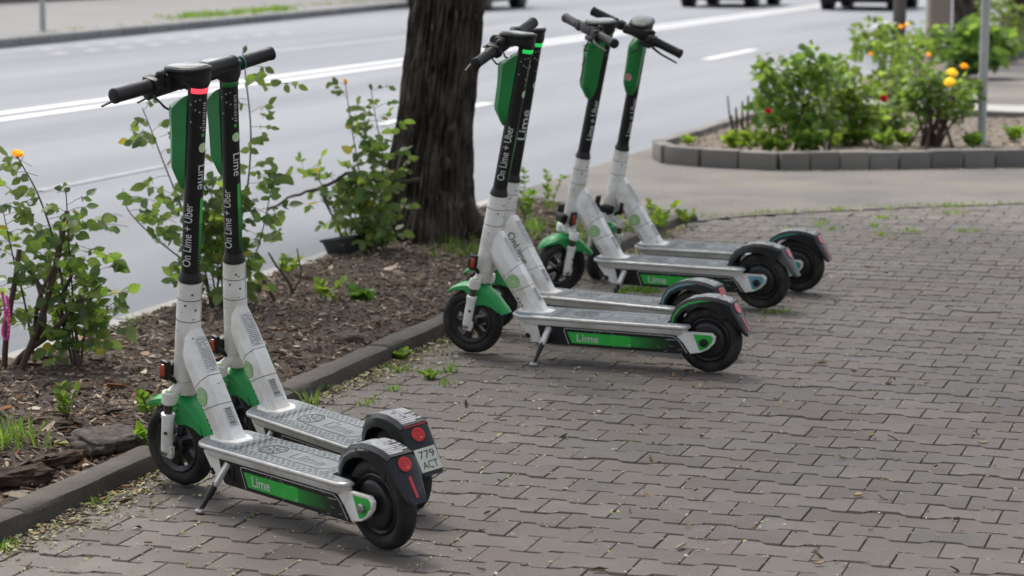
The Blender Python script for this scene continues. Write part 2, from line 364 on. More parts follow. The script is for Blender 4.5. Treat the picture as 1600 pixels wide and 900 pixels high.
for i, (nv, d, s, t) in enumerate(cells):
    z = rp.gauss(0, .0010); M = Matrix.Translation(ST(s, t, z)) @ Matrix.Rotation(AX-math.pi/2 + rp.gauss(0, .006), 4, 'Z') @ Matrix.Rotation(rp.gauss(0, .0045), 4, 'X') @ Matrix.Rotation(rp.gauss(0, .0045), 4, 'Y')
    if i < 300: OB('paver', me_pav, pavement, PI_ @ M)
    else:
        n0 = len(far.v); paver_geo(far, M); c = 1+rp.uniform(-.17, .17); w_ = rp.uniform(.97, 1.03)
        far.col += [(c*w_, c, c/w_)]*(len(far.v)-n0)
tag(far.build('far_pavers', [M_pavf, M_edge_shade], pavement, PI_, ang=30), kind='stuff')

# ------------------------------------------------------------------ kerb of the planting bed
KT = -3.255                             # centre line
bk = tag(EMPTY('bed_kerb', ST(8, KT)), kind='structure'); BI = Matrix.Translation(-ST(8, KT))
def kerb_mesh(L, wd, h, r=.022, z0=-.08):
    prof = [(-wd/2, z0), (wd/2, z0), (wd/2, h-r), (wd/2-r*.3, h-r*.3), (wd/2-r, h), (-wd/2+r*.5, h), (-wd/2, h-r*.5)]
    mb = MB(); e = .004
    rn = random.Random(5)
    def ring(x, k=1): return [(x, y*k, z if z < 0 else z-(1-k)*.1) for y, z in prof]
    xs = [-L/2+e, -L/2+e+.006] + [-L/2+L*i/8 for i in range(1, 8)] + [L/2-e-.006, L/2-e]
    rings = []
    for i, x in enumerate(xs):
        k = .93 if i in (0, len(xs)-1) else 1
        rings.append([(p[0], p[1]+rn.uniform(-.0025, .0025), p[2]+rn.uniform(-.0025, .0025)) for p in ring(x, k)])
    return mb.loft(rings).mesh('kerb_stone', M_kerb)
me_kb = kerb_mesh(.95, .10, .062)
rk = random.Random(2)
cuts = [4.05 + .95*i for i in range(10)]
for s in cuts:
    OB('kerb_stone', me_kb, bk, BI @ Matrix.Translation(ST(s+.3, KT+rk.uniform(-.006, .006), rk.uniform(-.006, .004))) @ Matrix.Rotation(AX+math.pi + rk.gauss(0, .006), 4, 'Z'))
me_ks = kerb_mesh(.30, .10, .055)
for s, t, a in ((13.46, -3.28, 35), (13.63, -3.50, 62), (13.78, -3.79, 62), (13.92, -4.08, 62), (14.07, -4.37, 62)):
    OB('kerb_stone', me_ks, bk, BI @ Matrix.Translation(ST(s, t, -.01)) @ Matrix.Rotation(AX - R(a) + math.pi, 4, 'Z'))
rkb = tag(EMPTY('roadside_kerb', ST(8, ROAD_R)), kind='structure'); RI = Matrix.Translation(-ST(8, ROAD_R))
mb = MB(); mb.rbox((0, 0, -.03), (.985, .12, .10), .008, seg=1); me_rk = mb.mesh('kerb_stone', M_kerb_light)
for i in range(0, 14):
    OB('kerb_stone', me_rk, rkb, RI @ Matrix.Translation(ST(.6+i, ROAD_R+.06, rk.uniform(-.004, .004))) @ Matrix.Rotation(AX, 4, 'Z'))

# soil of the bed
def soil_patch(name, inside, s0, s1, t0, t1, step, zf, mat=M_soil):
    mb = MB(); idx = {}
    ns, ntt = int((s1-s0)/step)+1, int((t1-t0)/step)+1
    for i in range(ns):
        for j in range(ntt):
            s, t = s0+i*step, t0+j*step
            idx[i, j] = len(mb.v); mb.v.append(tuple(ST(s, t, zf(s, t))))
    for i in range(ns-1):
        for j in range(ntt-1):
            if inside(s0+(i+.5)*step, t0+(j+.5)*step):
                mb.f.append((idx[i, j], idx[i, j+1], idx[i+1, j+1], idx[i+1, j])); mb.mi.append(0)
    return tag(mb.build(name, mat, ang=60), kind='structure')
def bedz(s, t):
    n = noise.noise(Vector((s*2.2, t*2.2, 0)))*.02 + noise.noise(Vector((s*7, t*7, 3)))*.012 + noise.noise(Vector((s*19, t*19, 8)))*.008
    edge = min(1, (t+4.56)/.25, (-3.30-t)/.15); edge = max(0, edge)
    return .018 + .035*edge*(.6+.4*math.sin(s*.9)) + n*max(.25, edge)
def in_bed(s, t): return -4.58 < t < -3.285 and 2 < s < 13.45 + (-3.3-t)*.55
soil_patch('planting_soil', in_bed, 2.0, 14.3, -4.60, -3.27, .045, bedz)

# mulch chips
def chips(name, n, sampler, zf, seed, cols, size=(.012, .055)):
    rn = random.Random(seed); mb = MB(); mb.col = []
    for i in range(n):
        s, t = sampler(rn); L = rn.uniform(*size)*rn.choice((.6, 1, 1)); W = L*rn.uniform(.15, .45); H = rn.uniform(.002, .006)
        M = Matrix.Translation(ST(s, t, zf(s, t)+H+rn.uniform(0, .006))) @ Matrix.Rotation(rn.uniform(0, 6.28), 4, 'Z') @ Matrix.Rotation(rn.gauss(0, .45), 4, 'X') @ Matrix.Rotation(rn.gauss(0, .35), 4, 'Y')
        b = rn.uniform(-.3, .3)
        vs = [(-L/2, -W/2*.5, 0), (0, -W/2, b*L*.3), (L/2, -W/2*.3, 0), (L/2, W/2*.3, 0), (0, W/2, b*L*.3), (-L/2, W/2*.5, 0)]
        vs = vs + [(x, y, z-H) for x, y, z in vs]
        mb.add(vs, [(0, 1, 4, 5), (1, 2, 3, 4), (0, 6, 7, 1), (1, 7, 8, 2), (2, 8, 9, 3), (3, 9, 10, 4), (4, 10, 11, 5), (5, 11, 6, 0)], 0, M)
        c = rn.choice(cols); k = rn.uniform(.35, 1.55); mb.col += [tuple(q*k for q in c)]*12
    return tag(mb.build(name, M_chip, ang=None, fix=False), kind='stuff')
CC = [(.19, .13, .09), (.12, .08, .052), (.27, .20, .14), (.08, .055, .038), (.36, .28, .20), (.15, .115, .09), (.22, .145, .085), (.12, .07, .04), (.42, .35, .27)]
def samp_bed(rn):
    while True:
        s, t = rn.uniform(5.2, 14.0), rn.uniform(-4.54, -3.31)
        if in_bed(s, t): return s, t
chips('wood_chip_mulch', 15000, samp_bed, bedz, 4, CC, (.008, .034))
chips('bark_litter', 1100, samp_bed, bedz, 5, CC, (.03, .085))
def samp_near(rn): return rn.uniform(5.4, 7.6), rn.uniform(-4.2, -3.32)
chips('wood_debris', 320, samp_near, bedz, 9, CC + [(.30, .13, .05), (.2, .08, .03)], (.03, .11))

# seeds and catkins littering the pavers
def litter():
    rn = random.Random(21); mb = MB(); mb.col = []
    cols = [(.52, .49, .24), (.44, .44, .18), (.58, .53, .32), (.62, .60, .44), (.36, .31, .14), (.22, .13, .07)]
    def seed(s, t, z, L, up=.5):
        W = L*rn.uniform(.3, .7)
        M = Matrix.Translation(ST(s, t, z)) @ Matrix.Rotation(rn.uniform(0, 6.28), 4, 'Z') @ Matrix.Rotation(rn.gauss(0, up), 4, 'X') @ Matrix.Rotation(rn.gauss(0, up*.6), 4, 'Y')
        vs = [(-L/2, 0, 0), (0, -W/2, .0012), (L/2, 0, 0), (0, W/2, .0012), (0, 0, .003)]
        mb.add(vs, [(0, 1, 4), (1, 2, 4), (2, 3, 4), (3, 0, 4)], 0, M); c = rn.choice(cols); k = rn.uniform(.55, 1.1)
        mb.col.extend([tuple(q*k for q in c)]*5)
    n = 0
    while n < 9500:
        s, t = rn.uniform(5.0, 15.5), -3.2 + abs(rn.gauss(0, 2.0))
        if not inside_pav(s, t) or t > 3.2: continue
        near = math.exp(-(t+3.2)/1.1)
        if rn.random() > .25+.75*near: continue
        if rn.random() < .72:                                   # swept into a joint
            k = round((s-6.96)/PP)
            if rn.random() < .45: s = 6.96+PP*(k+.5) + rn.gauss(0, .012)
            else:
                m = round((t+1.645 - (PL/2 if k % 2 else 0))/PL); t = -1.645+(PL/2 if k % 2 else 0)+PL*m + rn.gauss(0, .005)
            seed(s, t, .0015, rn.uniform(.006, .018), .5)
        else: seed(s, t, .003, rn.uniform(.004, .013), .3)
        n += 1
    for i in range(4200):                                       # drift along the kerb
        s = rn.uniform(5, 13.3); t = -3.20 + abs(rn.gauss(0, .055))*(1+.7*math.sin(s*2.3))
        seed(s, t, .002+rn.uniform(0, .009), rn.uniform(.007, .024), .6)
    for i in range(900):                                        # drift below the planter kerb and on the driveway
        f = rn.random(); s = 16.8+.87*f - abs(rn.gauss(0, .10)); t = -3.34+1.61*f
        seed(s, t, .009, rn.uniform(.008, .022), .3)
    for i in range(700):
        s, t = rn.uniform(13.9, 17), rn.uniform(-4, .5)
        if not inside_pav(s+.1, t) and t > -4.4: seed(s, t, .009, rn.uniform(.005, .016), .3)
    return tag(mb.build('seed_litter', M_seed, ang=None, fix=False), kind='stuff')
litter()
def samp_pav(rn):
    while True:
        s, t = rn.uniform(5.2, 14.5), -3.18+abs(rn.gauss(0, 1.8))
        if inside_pav(s, t): return s, t
chips('dead_leaf_litter', 260, samp_pav, lambda s, t: .002, 77, [(.20, .12, .06), (.30, .22, .10), (.12, .07, .04), (.26, .24, .10), (.34, .30, .20)], (.010, .045))
def samp_kerb(rn): return rn.uniform(5.2, 13.2), -3.195+abs(rn.gauss(0, .05))
chips('kerb_leaf_litter', 420, samp_kerb, lambda s, t: .003, 78, [(.20, .12, .06), (.30, .22, .10), (.12, .07, .04), (.24, .22, .09), (.16, .12, .07)], (.012, .04))
#@@PART2
# ------------------------------------------------------------------ scooters
TILT = R(12.5)
STEER0 = Matrix.Translation((.963, 0, .127)) @ Matrix.Rotation(-TILT, 4, 'Y')   # steering frame: z along the head tube, origin at the front axle
_ME = {}
def cached(key, fn):
    if key not in _ME: _ME[key] = fn()
    return _ME[key]
def rot_y(a): return Matrix.Rotation(a, 4, 'Y')

def deck_outline(ins=0.0, hw=.088, x0=.058, x1=.788):
    """half-outline points (x, y) counter-clockwise, notch for the rear wheel"""
    hw -= ins; x0 += ins; x1 -= ins; p = []
    rf, rr = .062, .03
    for i in range(7):
        a = -math.pi/2 + math.pi/2*i/6; p.append((x1-rf+rf*math.cos(a), -hw+rf+rf*math.sin(a)))
    for i in range(7):
        a = math.pi/2*i/6; p.append((x1-rf+rf*math.cos(a), hw-rf+rf*math.sin(a)))
    for i in range(5):
        a = math.pi/2 + math.pi/2*i/4; p.append((x0+rr+rr*math.cos(a), hw-rr+rr*math.sin(a)))
    n = .046+ins
    p += [(x0, n), (.145+ins, n-.004), (.15+ins, n-.012), (.15+ins, -n+.012), (.145+ins, -n+.004), (x0, -n)]
    for i in range(5):
        a = math.pi + math.pi/2*i/4; p.append((x0+rr+rr*math.cos(a), -hw+rr+rr*math.sin(a)))
    return p
def me_deck():
    rings = []
    for ins, z in ((.004, .1725), (.0008, .1750), (0, .1785), (.0008, .1830), (.0045, .1865), (.009, .187)):
        rings.append([(x, y, z) for x, y in deck_outline(ins)])
    wall = [[(x, y, z) for x, y in deck_outline(ins)] for ins, z in ((.021, .146), (.017, .150), (.011, .166), (.008, .1735))]
    return MB().loft(rings).loft(wall, 1).mesh('deck', [M_rim, M_white], 40)
def me_pad():
    return MB().loft([[(x, y, .1865) for x, y in deck_outline(.005)], [(x, y, .1885) for x, y in deck_outline(.006)], [(x, y, .1892) for x, y in deck_outline(.0075)]]).mesh('deck_pad', M_pad, 40)
def me_gripmarks():
    """moulded dashes, emblem outline and lettering on the deck"""
    mb = MB(); z = .1897
    def seg(a, b, w_=.0022):
        w_ *= 1.3; a, b = Vector((a[0], a[1], z)), Vector((b[0], b[1], z)); d = (b-a).normalized(); n = Vector((-d.y, d.x, 0))*w_/2
        mb.add([a-n, b-n, b+n, a+n], [(0, 1, 2, 3)])
    def ringl(c, r, w_=.003, n=28):
        for i in range(n):
            a0, a1 = 2*math.pi*i/n, 2*math.pi*(i+1)/n
            seg((c[0]+r*math.cos(a0), c[1]+r*.8*math.sin(a0)), (c[0]+r*math.cos(a1), c[1]+r*.8*math.sin(a1)), w_)
    cx0, cx1, hw = .235, .515, .040
    pts = [(cx0+hw*.9*math.cos(a)*1.0, hw*math.sin(a)) for a in [math.pi/2+math.pi*i/14 for i in range(15)]] + [(cx1-.04, -hw), (cx1-.04, hw)]
    for a, b in zip(pts[:15], pts[1:15]): seg(a, b, .003)
    seg((cx0, hw), (cx1-.045, hw), .003); seg((cx0, -hw), (cx1-.045, -hw), .003)
    ec = (cx1-.02, 0); ringl(ec, .048); ringl(ec, .040, .002)
    for i in range(8):
        a = math.pi*2*i/8; seg((ec[0]+.008*math.cos(a), ec[1]+.006*math.sin(a)), (ec[0]+.036*math.cos(a), ec[1]+.029*math.sin(a)), .003)
    vs, fs = text_fit('Lime', .15, .045, .006)
    vs2 = [(.325-x, -y, z) for x, y in vs]; mb.add(vs2, fs)
    vs, fs = text_fit('Lime', .15, .045, -.012); mb.add([(.325-x, -y, z+.0006) for x, y in vs], fs, 1)
    rn = random.Random(1)
    for i in range(44):
        x = .12 + i*.0128
        for j in range(8):
            y = -.072 + j*.0205 + (.010 if i % 2 else 0)
            if abs(y) > .074 or (x < .17 and abs(y) < .055) or (x > .63 and abs(y) < .052): continue
            if cx0-.05 < x < cx1+.035 and abs(y) < .047: continue
            if (i // 5) % 3 == 2: seg((x-.005, y), (x+.005, y+.005), .0026)
            else: seg((x, y-.006), (x, y+.006), .0026)
    for x in (.60, .585, .215-.03, .17):
        seg((x, -.07), (x, .07), .002)
    return mb.mesh('grip_marks', [M_groove, M_pad], None, fix=False)
def me_chassis():
    mb = MB()
    mb.prism([(.757, .158), (.708, .092), (.690, .080), (.16, .080), (.16, .158)], -.066, .066, ch=.004)
    for s in (-1, 1):
        mb.prism([(.24, .163), (-.030, .163), (-.044, .150), (-.040, .128), (-.018, .104), (.012, .088), (.05, .080), (.24, .080)], s*.052, s*.0665, ch=.002)
        mb.prism([(.726, .108), (.716, .094), (.706, .094), (.70, .102), (.712, .116)], s*.066, s*.0672, 1)
    mb.add([(.7375, -.02, .1325), (.7375, .02, .1325), (.722, .016, .112), (.722, -.016, .112)], [(0, 1, 2, 3)], 1)
    return mb.mesh('chassis', [M_white, M_plast], 40)
def me_panel(s):
    mb = MB(); mb.prism([(.672, .150), (.655, .083), (.645, .078), (.052, .078), (.082, .120), (.11, .147), (.13, .150)], s*.0655, s*.0705, ch=.002)
    return mb.mesh('side_panel', M_plast, 40)
def me_panel_print(s, letters=True):
    """thin print on the side panel: grey outline, green stripe fading into dots, lettering"""
    mb = MB(); y0 = s*.0708; y1 = s*.0712; y2 = s*.0715
    def q(poly, y, m): mb.add([(x, y, z) for x, z in poly], [tuple(range(len(poly)))], m)
    def line(a, b, w_=.0022):
        a, b = Vector((a[0], a[1])), Vector((b[0], b[1])); d = (b-a).normalized(); n = Vector((-d.y, d.x))*w_/2
        q([a-n, b-n, b+n, a+n], y0, 0)
    pl = [(.542, .082), (.562, .138), (.558, .142), (.552, .1435), (.125, .1435), (.112, .139), (.098, .128), (.066, .083)]
    for a, b in zip(pl, pl[1:]): line(a, b)
    line((.150, .130), (.112, .130), .0016)
    q([(.548, .131), (.530, .089), (.29, .089), (.29, .131)], y0, 1)
    for i in range(26):
        x = .29 - i*.0062; r = .0034 - i*.00010
        for j in range(6):
            z = .0925+.0072*j + (.0036 if i % 2 else 0)
            if z > .130 or x < .13: continue
            q([(x+r*1.3*k, z+r*l_) for k, l_ in ((1, 0), (0, 1), (-1, 0), (0, -1))], y0, 1)
    vs, fs = text_fit('Lime', .088, .030, .012)
    mb.add([(.465-s*x, y1, .1105+y) for x, y in vs], fs, 2)
    vs, fs = text_fit('LIME', .016, .004); mb.add([(.300-s*x, y1, .094+y) for x, y in vs], fs, 2)
    rn = random.Random(4+s)
    for i in range(26):                                        # scratches
        x, z = rn.uniform(.08, .52), rn.uniform(.082, .148); a = rn.uniform(-.7, .7); L = rn.uniform(.004, .018)
        q([(x, z), (x+L*math.cos(a), z+L*math.sin(a)), (x+L*math.cos(a), z+L*math.sin(a)+.0009), (x, z+.0009)], y2, 0)
    return mb.mesh('panel_print', [M_let, M_lime, M_let], None, fix=False)
def me_bracket_print(s, mat):
    mb = MB(); y = s*.0669
    P = [(.042, .156), (-.026, .156), (-.036, .147), (-.032, .130), (-.012, .108), (.008, .096), (.020, .096)]
    mb.add([(x, y, z) for x, z in P], [tuple(range(len(P)))]); return mb.mesh('bracket_print', mat, None, fix=False)
# frame tubes
def dt_edges(t):
    F = Vector((.888, .392)).lerp(Vector((.752, .190)), t); Rr = Vector((.838, .488)).lerp(Vector((.660, .190)), t); return F, Rr
def dt_ring(F, Rr, w_, c=.30):
    d = Rr-F; pts = []
    for f, y in ((0, -.55), (c*.8, -1), (1-c, -1), (1, -.58), (1, .58), (1-c, 1), (c*.8, 1), (0, .55)):
        p = F+d*f; pts.append((p.x, y*w_, p.y))
    return pts
def me_downtube():
    rings = [dt_ring(Vector((.892, .42)), Vector((.868, .50)), .024)]
    for t in (0, .06, .14, .3, .5, .7, .86, .95):
        F, Rr = dt_edges(t); rings.append(dt_ring(F, Rr, .031+.006*min(1, t/.14)))
    F, Rr = dt_edges(.985); rings.append(dt_ring(F+Vector((.003, 0)), Rr-Vector((.004, 0)), .039))
    rings.append(dt_ring(Vector((.772, .191)), Vector((.636, .191)), .048)); rings.append(dt_ring(Vector((.776, .186)), Vector((.632, .186)), .050))
    mb = MB().loft(rings)
    for t in (.40, .66):                                       # seams
        F, Rr = dt_edges(t); F2, R2 = dt_edges(t+.006); e = Vector((.0008, .0004))
        mb.loft([dt_ring(F+e, Rr-e, .0375), dt_ring(F2+e, R2-e, .0375)], 1, False)
    for t in (.78, .84, .90):
        F, Rr = dt_edges(t); p = F.lerp(Rr, .22)
        for s in (-1, 1): mb.disc((p.x, s*.0378, p.y), (1, 0, 0), (0, 0, s), .0042, 8, 1)
    return mb.mesh('down_tube', [M_white, M_ink], 30)
def dt_side(t, f, s): F, Rr = dt_edges(t); p = F.lerp(Rr, f); return Vector((p.x, s*.0378, p.y))
def me_slice(s, t=.53, r=.027):
    """round citrus-slice emblem sticker on the side of the down tube"""
    mb = MB(); F, Rr = dt_edges(t); c = F.lerp(Rr, .46); X = Vector((-s, 0, 0)); Z = Vector((0, 0, 1))
    def C(y): return Vector((c.x, s*y, c.y))
    mb.disc(C(.0377), X, Z, r, 28, 0); mb.disc(C(.0380), X, Z, r*.90, 28, 1)
    for i in range(8):
        a = 2*math.pi*(i+.5)/8 + .2
        mb.add([C(.0383)+X*(r*.12*math.cos(a))+Z*(r*.12*math.sin(a))] + [C(.0383)+X*(r*.78*math.cos(a+k))+Z*(r*.78*math.sin(a+k)) for k in (-.30, -.1, .1, .30)], [(0, 1, 2, 3, 4)], 2)
    return mb.mesh('emblem_sticker', [M_lime2, M_limel, M_limeu], None, fix=False)
M_lime2 = MAT('sticker_ring_green', (.05, .30, .07), None, 20, .5)
def rear_face(t0, t1, hw, off):
    _, a = dt_edges(t0); _, b = dt_edges(t1); d = (b-a).normalized(); n = Vector((d.y, -d.x))
    if n.x > 0: n = -n
    a = a+n*off; b = b+n*off
    return lambda u, v: (a.x+(b.x-a.x)*v, u*hw, a.y+(b.y-a.y)*v)
def me_labels():
    mb = MB(); P = rear_face(.06, .38, .019, .0012); P2 = rear_face(.06, .38, .019, .0018)
    mb.add([P(-1, 0), P(1, 0), P(1, 1), P(-1, 1)], [(0, 1, 2, 3)], 0); rn = random.Random(8)
    for i in range(17):
        v = .06+i*.055
        if v > .95: break
        u = -.85
        while u < .75:
            L = rn.uniform(.1, .45); e = min(.85, u+L)
            if rn.random() < .85: mb.add([P2(u, v), P2(e, v), P2(e, v+.018), P2(u, v+.018)], [(0, 1, 2, 3)], 1)
            u = e+.1
    return mb.mesh('paper_label', [M_paper, M_ink], None, fix=False)
def me_barcode():
    mb = MB(); rn = random.Random(18)
    P = rear_face(.70, .88, .017, .0012); P2 = rear_face(.70, .88, .013, .0018)
    mb.add([P(-1, 0), P(1, 0), P(1, 1), P(-1, 1)], [(0, 1, 2, 3)], 0)
    v = .06
    while v < .9:
        h = rn.choice((.012, .02, .035)); mb.add([P2(-.7, v), P2(.9, v), P2(.9, v+h), P2(-.7, v+h)], [(0, 1, 2, 3)], 1); v += h+rn.choice((.015, .025, .04))
    return mb.mesh('paper_labels', [M_paper, M_ink], None, fix=False)
def me_headtube():
    mb = MB().lathe([(.026, .212), (.034, .212), (.037, .216), (.0372, .30), (.0365, .44), (.0345, .515), (.030, .517), (.028, .517)], 28, 0)
    for z in (.40, .465): mb.lathe([(.0374-.0009*(z > .43), z), (.0374-.0012*(z > .43), z+.0022)], 28, 1, None, False)
    rn = random.Random(3)
    for a, z in ((104, .492), (158, .486), (176, .438), (112, .43), (168, .41), (128, .452), (92, .37)):
        an = R(a); n = Vector((math.cos(an), math.sin(an), 0)); r = rn.choice((.0016, .0024, .0036))
        mb.disc(n*.0374+Vector((0, 0, z)), (-n.y, n.x, 0), (0, 0, 1), r, 8, 1)
    for a in (215,):
        an = R(a); n = Vector((math.cos(an), math.sin(an), 0)); k = Vector((-n.y, n.x, 0))*.0012
        mb.add([n*.0376-k+Vector((0, 0, .40)), n*.0376+k+Vector((0, 0, .40)), n*.0372+k+Vector((0, 0, .51)), n*.0372-k+Vector((0, 0, .51))], [(0, 1, 2, 3)], 1)
    return mb.mesh('head_tube', [M_white, M_ink], 40)
# steering frame parts
def me_stem():
    mb = MB().lathe([(.0275, .50), (.0275, 1.088)], 24)
    mb.lathe([(.0280, .5182), (.0350, .5185), (.0352, .5225), (.0335, .529), (.0298, .541), (.0278, .547)], 24, 1)
    for a, z in ((125, 1.062), (125, 1.036), (150, 1.066), (150, 1.03), (95, 1.05), (100, 1.0), (160, .985)):
        an = R(a); n = Vector((math.cos(an), math.sin(an), 0)); mb.ball(n*.0272+Vector((0, 0, z)), .0032, 2, 6, 4)
    return mb.mesh('stem', [M_black, M_plast, M_chrome], 40)
def wrap(vs, a0, r=.0279, down=False):
    """flat lettering -> round the stem; text runs up (or down) the stem"""
    o = []
    for x, y in vs:
        if down: z, u = -x, y
        else: z, u = x, -y
        an = a0 + u/r; o.append((r*math.cos(an), r*math.sin(an), z))
    return o
def me_stem_text(kind):
    mb = MB()
    s_, L, h, ang, z, down = kind
    vs, fs = text_fit(s_, L, h, .008)
    bm = bmesh.new(); bv = [bm.verts.new((x, y, 0)) for x, y in vs]
    for f in fs:
        try: bm.faces.new([bv[i] for i in f])
        except ValueError: pass
    k = -.018
    while k < .019:
        bmesh.ops.bisect_plane(bm, geom=bm.verts[:]+bm.edges[:]+bm.faces[:], plane_co=(0, k, 0), plane_no=(0, 1, 0)); k += .003
    bm.verts.index_update()
    vs = [(v.co.x, v.co.y) for v in bm.verts]; fs = [tuple(v.index for v in f.verts) for f in bm.faces]; bm.free()
    mb.add([(x, y, q+z) for x, y, q in wrap(vs, R(ang), .0281, down)], fs)
    return mb.mesh('lettering', [M_let], None, fix=False)
def me_stem_sticker(part):
    mb = MB()
    def patch(a0, z0, a1, z1, m, r=.0278):
        n = max(1, int(abs(a1-a0)/8)); vs = []
        for i in range(n+1):
            an = R(a0+(a1-a0)*i/n); vs += [(r*math.cos(an), r*math.sin(an), z0), (r*math.cos(an), r*math.sin(an), z1)]
        mb.add(vs, [(2*i, 2*i+2, 2*i+3, 2*i+1) for i in range(n)], m)
    if part == 0: patch(178, .70, 206, .775, 0)
    for i in range(17 if part == 0 else 0):
        k = 1-i/19; patch(178, .695-i*.0085, 206, .695-i*.0085+.0062*k, 0)
    c = [(r_*math.cos(2*math.pi*i/20), r_*math.sin(2*math.pi*i/20)) for r_ in (.0145,) for i in range(20)]
    def spot(a0, zc, r_, m, n=10):
        vs = []
        for i in range(n+1):
            u = -r_+2*r_*i/n; h = math.sqrt(max(0, r_*r_-u*u)); an = R(a0)+u/.0281; vs += [(.0281*math.cos(an), .0281*math.sin(an), zc-h), (.0281*math.cos(an), .0281*math.sin(an), zc+h)]
        mb.add(vs, [(2*i, 2*i+2, 2*i+3, 2*i+1) for i in range(n)], m)
    if part == 1: spot(182, .925, .0145, 1)
    if part == 2: spot(178, .962, .0055, 0, 6)
    rn = random.Random(6); z = .975
    while z < 1.06 and part == 3:
        h = rn.choice((.002, .003, .005)); patch(172, z, 172+rn.uniform(12, 26), z+h*.6, 2, .0279); z += h+.003
    return mb.mesh('stem_stickers', [M_lime, M_limel, M_let], None, fix=False)
def me_ring():
    mb = MB(); rs = [[(r*math.cos(R(95+170*i/20)), r*math.sin(R(95+170*i/20)), z) for i in range(21)] for r, z in ((.0285, 1.083), (.0298, 1.085), (.0298, 1.096), (.0285, 1.098))]
    return mb.loft(rs, 0, False, False).mesh('light_ring', M_ringg, 40)
def me_display():
    mb = MB()
    def el(cx, a, b, z, n=28, p=2.6):
        o = []
        for i in range(n):
            t = 2*math.pi*i/n; c, s = math.cos(t), math.sin(t)
            o.append((cx+a*math.copysign(abs(c)**(2/p), c), b*math.copysign(abs(s)**(2/p), s), z+(-.018*(cx+a*c)/.1 if z > 1.1 else 0)))
        return o
    mb.loft([el(0, .0272, .0272, 1.086, p=2), el(0, .0275, .0275, 1.0985, p=2), el(0, .0305, .0305, 1.0995, p=2), el(.004, .036, .034, 1.108), el(.034, .064, .046, 1.114), el(.037, .067, .047, 1.120), el(.038, .067, .047, 1.138), el(.039, .070, .050, 1.140), el(.040, .0715, .0515, 1.144), el(.040, .0715, .0515, 1.150), el(.041, .069, .049, 1.1535), el(.044, .058, .040, 1.1545)])
    mb.rbox((.086, 0, 1.104), (.052, .13, .044), .012)
    return mb.mesh('display', M_plast, 40)
def me_screen():
    mb = MB()
    def el(cx, a, b, z, n=24, p=2.8):
        o = []
        for i in range(n):
            t = 2*math.pi*i/n; c, s = math.cos(t), math.sin(t)
            o.append((cx+a*math.copysign(abs(c)**(2/p), c), b*math.copysign(abs(s)**(2/p), s), z-.018*(cx+a*c)/.1))
        return o
    mb.loft([el(.042, .061, .042, 1.153), el(.042, .060, .041, 1.1565), el(.042, .054, .036, 1.158)]); return mb.mesh('screen', M_screen, 40)
BARX, BARZ = .088, 1.098
def barM(roll): return Matrix.Translation((BARX, 0, BARZ)) @ Matrix.Rotation(roll, 4, 'X')
def me_bar():
    mb = MB().tube([(0, -.225, 0), (0, -.10, 0), (0, 0, 0), (0, .10, 0), (0, .225, 0)], .0125, 14)
    mb.rbox((0, 0, 0), (.046, .10, .042), .012)
    mb.rbox((.004, .082, -.002), (.058, .040, .050), .010); mb.rbox((.002, -.082, 0), (.046, .036, .042), .010)
    mb.rbox((-.010, .066, .016), (.030, .030, .026), .006)           # bell
    mb.ball((-.012, .068, .030), .015, 0, 12, 6, (1, 1, .8))
    mb.rbox((-.022, .088, -.006), (.020, .020, .022), .004); mb.rbox((.030, .070, -.022), (.030, .060, .022), .008)
    mb.tube([(.0, .03, -.02), (.03, .05, -.05), (.02, .02, -.085), (-.03, .005, -.10)], .004, 6)  # cable
    return mb.mesh('handlebar', M_plast, 40)
def me_grip():
    mb = MB().lathe([(.016, 0), (.0218, .003), (.0218, .014), (.0202, .020), (.0202, .118), (.0218, .124), (.0218, .132), (.016, .136), (.006, .136)], 18)
    return mb.mesh('grip', M_plast, 40)
def me_lever():
    mb = MB().tube([(.012, .09, -.010), (.035, .115, -.022), (.044, .16, -.028), (.040, .21, -.032), (.036, .245, -.036)], [.010, .008, .0065, .006, .0045], 8, sq=.7)
    mb.rbox((.012, .098, -.004), (.04, .026, .026), .006); return mb.mesh('brake_lever', M_plast, 40)
def me_cover():
    mb = MB()
    def ring(z, x0, x1, w_, c=.35):
        return [(x0, -w_*.8, z), (x0+(x1-x0)*(1-c), -w_, z), (x1, -w_*.5, z), (x1, w_*.5, z), (x0+(x1-x0)*(1-c), w_, z), (x0, w_*.8, z)]
    mb.loft([ring(.790, .022, .034, .016), ring(.800, .018, .044, .022), ring(.842, .012, .074, .033), ring(.855, .012, .078, .0345), ring(.95, .012, .083, .0355), ring(1.005, .012, .091, .037), ring(1.025, .012, .090, .0365), ring(1.052, .014, .052, .033), ring(1.066, .016, .028, .029)])
    return mb.mesh('stem_cover', M_gcover, 24)
def me_crown():
    mb = MB().lathe([(.020, .165), (.030, .168), (.034, .185), (.034, .211), (.026, .212)], 20)
    for s in (-1, 1):
        P = [(0, 0, .190), (.004, s*.028, .188), (.006, s*.048, .180), (.004, s*.062, .168)]
        mb.tube(P, [.021, .019, .018, .019], 12, sq=.9)
        mb.lathe([(.018, .148), (.0225, .152), (.0235, .178), (.021, .186), (.012, .188)], 18, 0, Matrix.Translation((.004, s*.064, 0)))
        mb.disc((.004, s*.064, .1885), (1, 0, 0), (0, 1, 0), .0125, 14, 1)
    return mb.mesh('fork_crown', [M_white, M_limeu], 40)
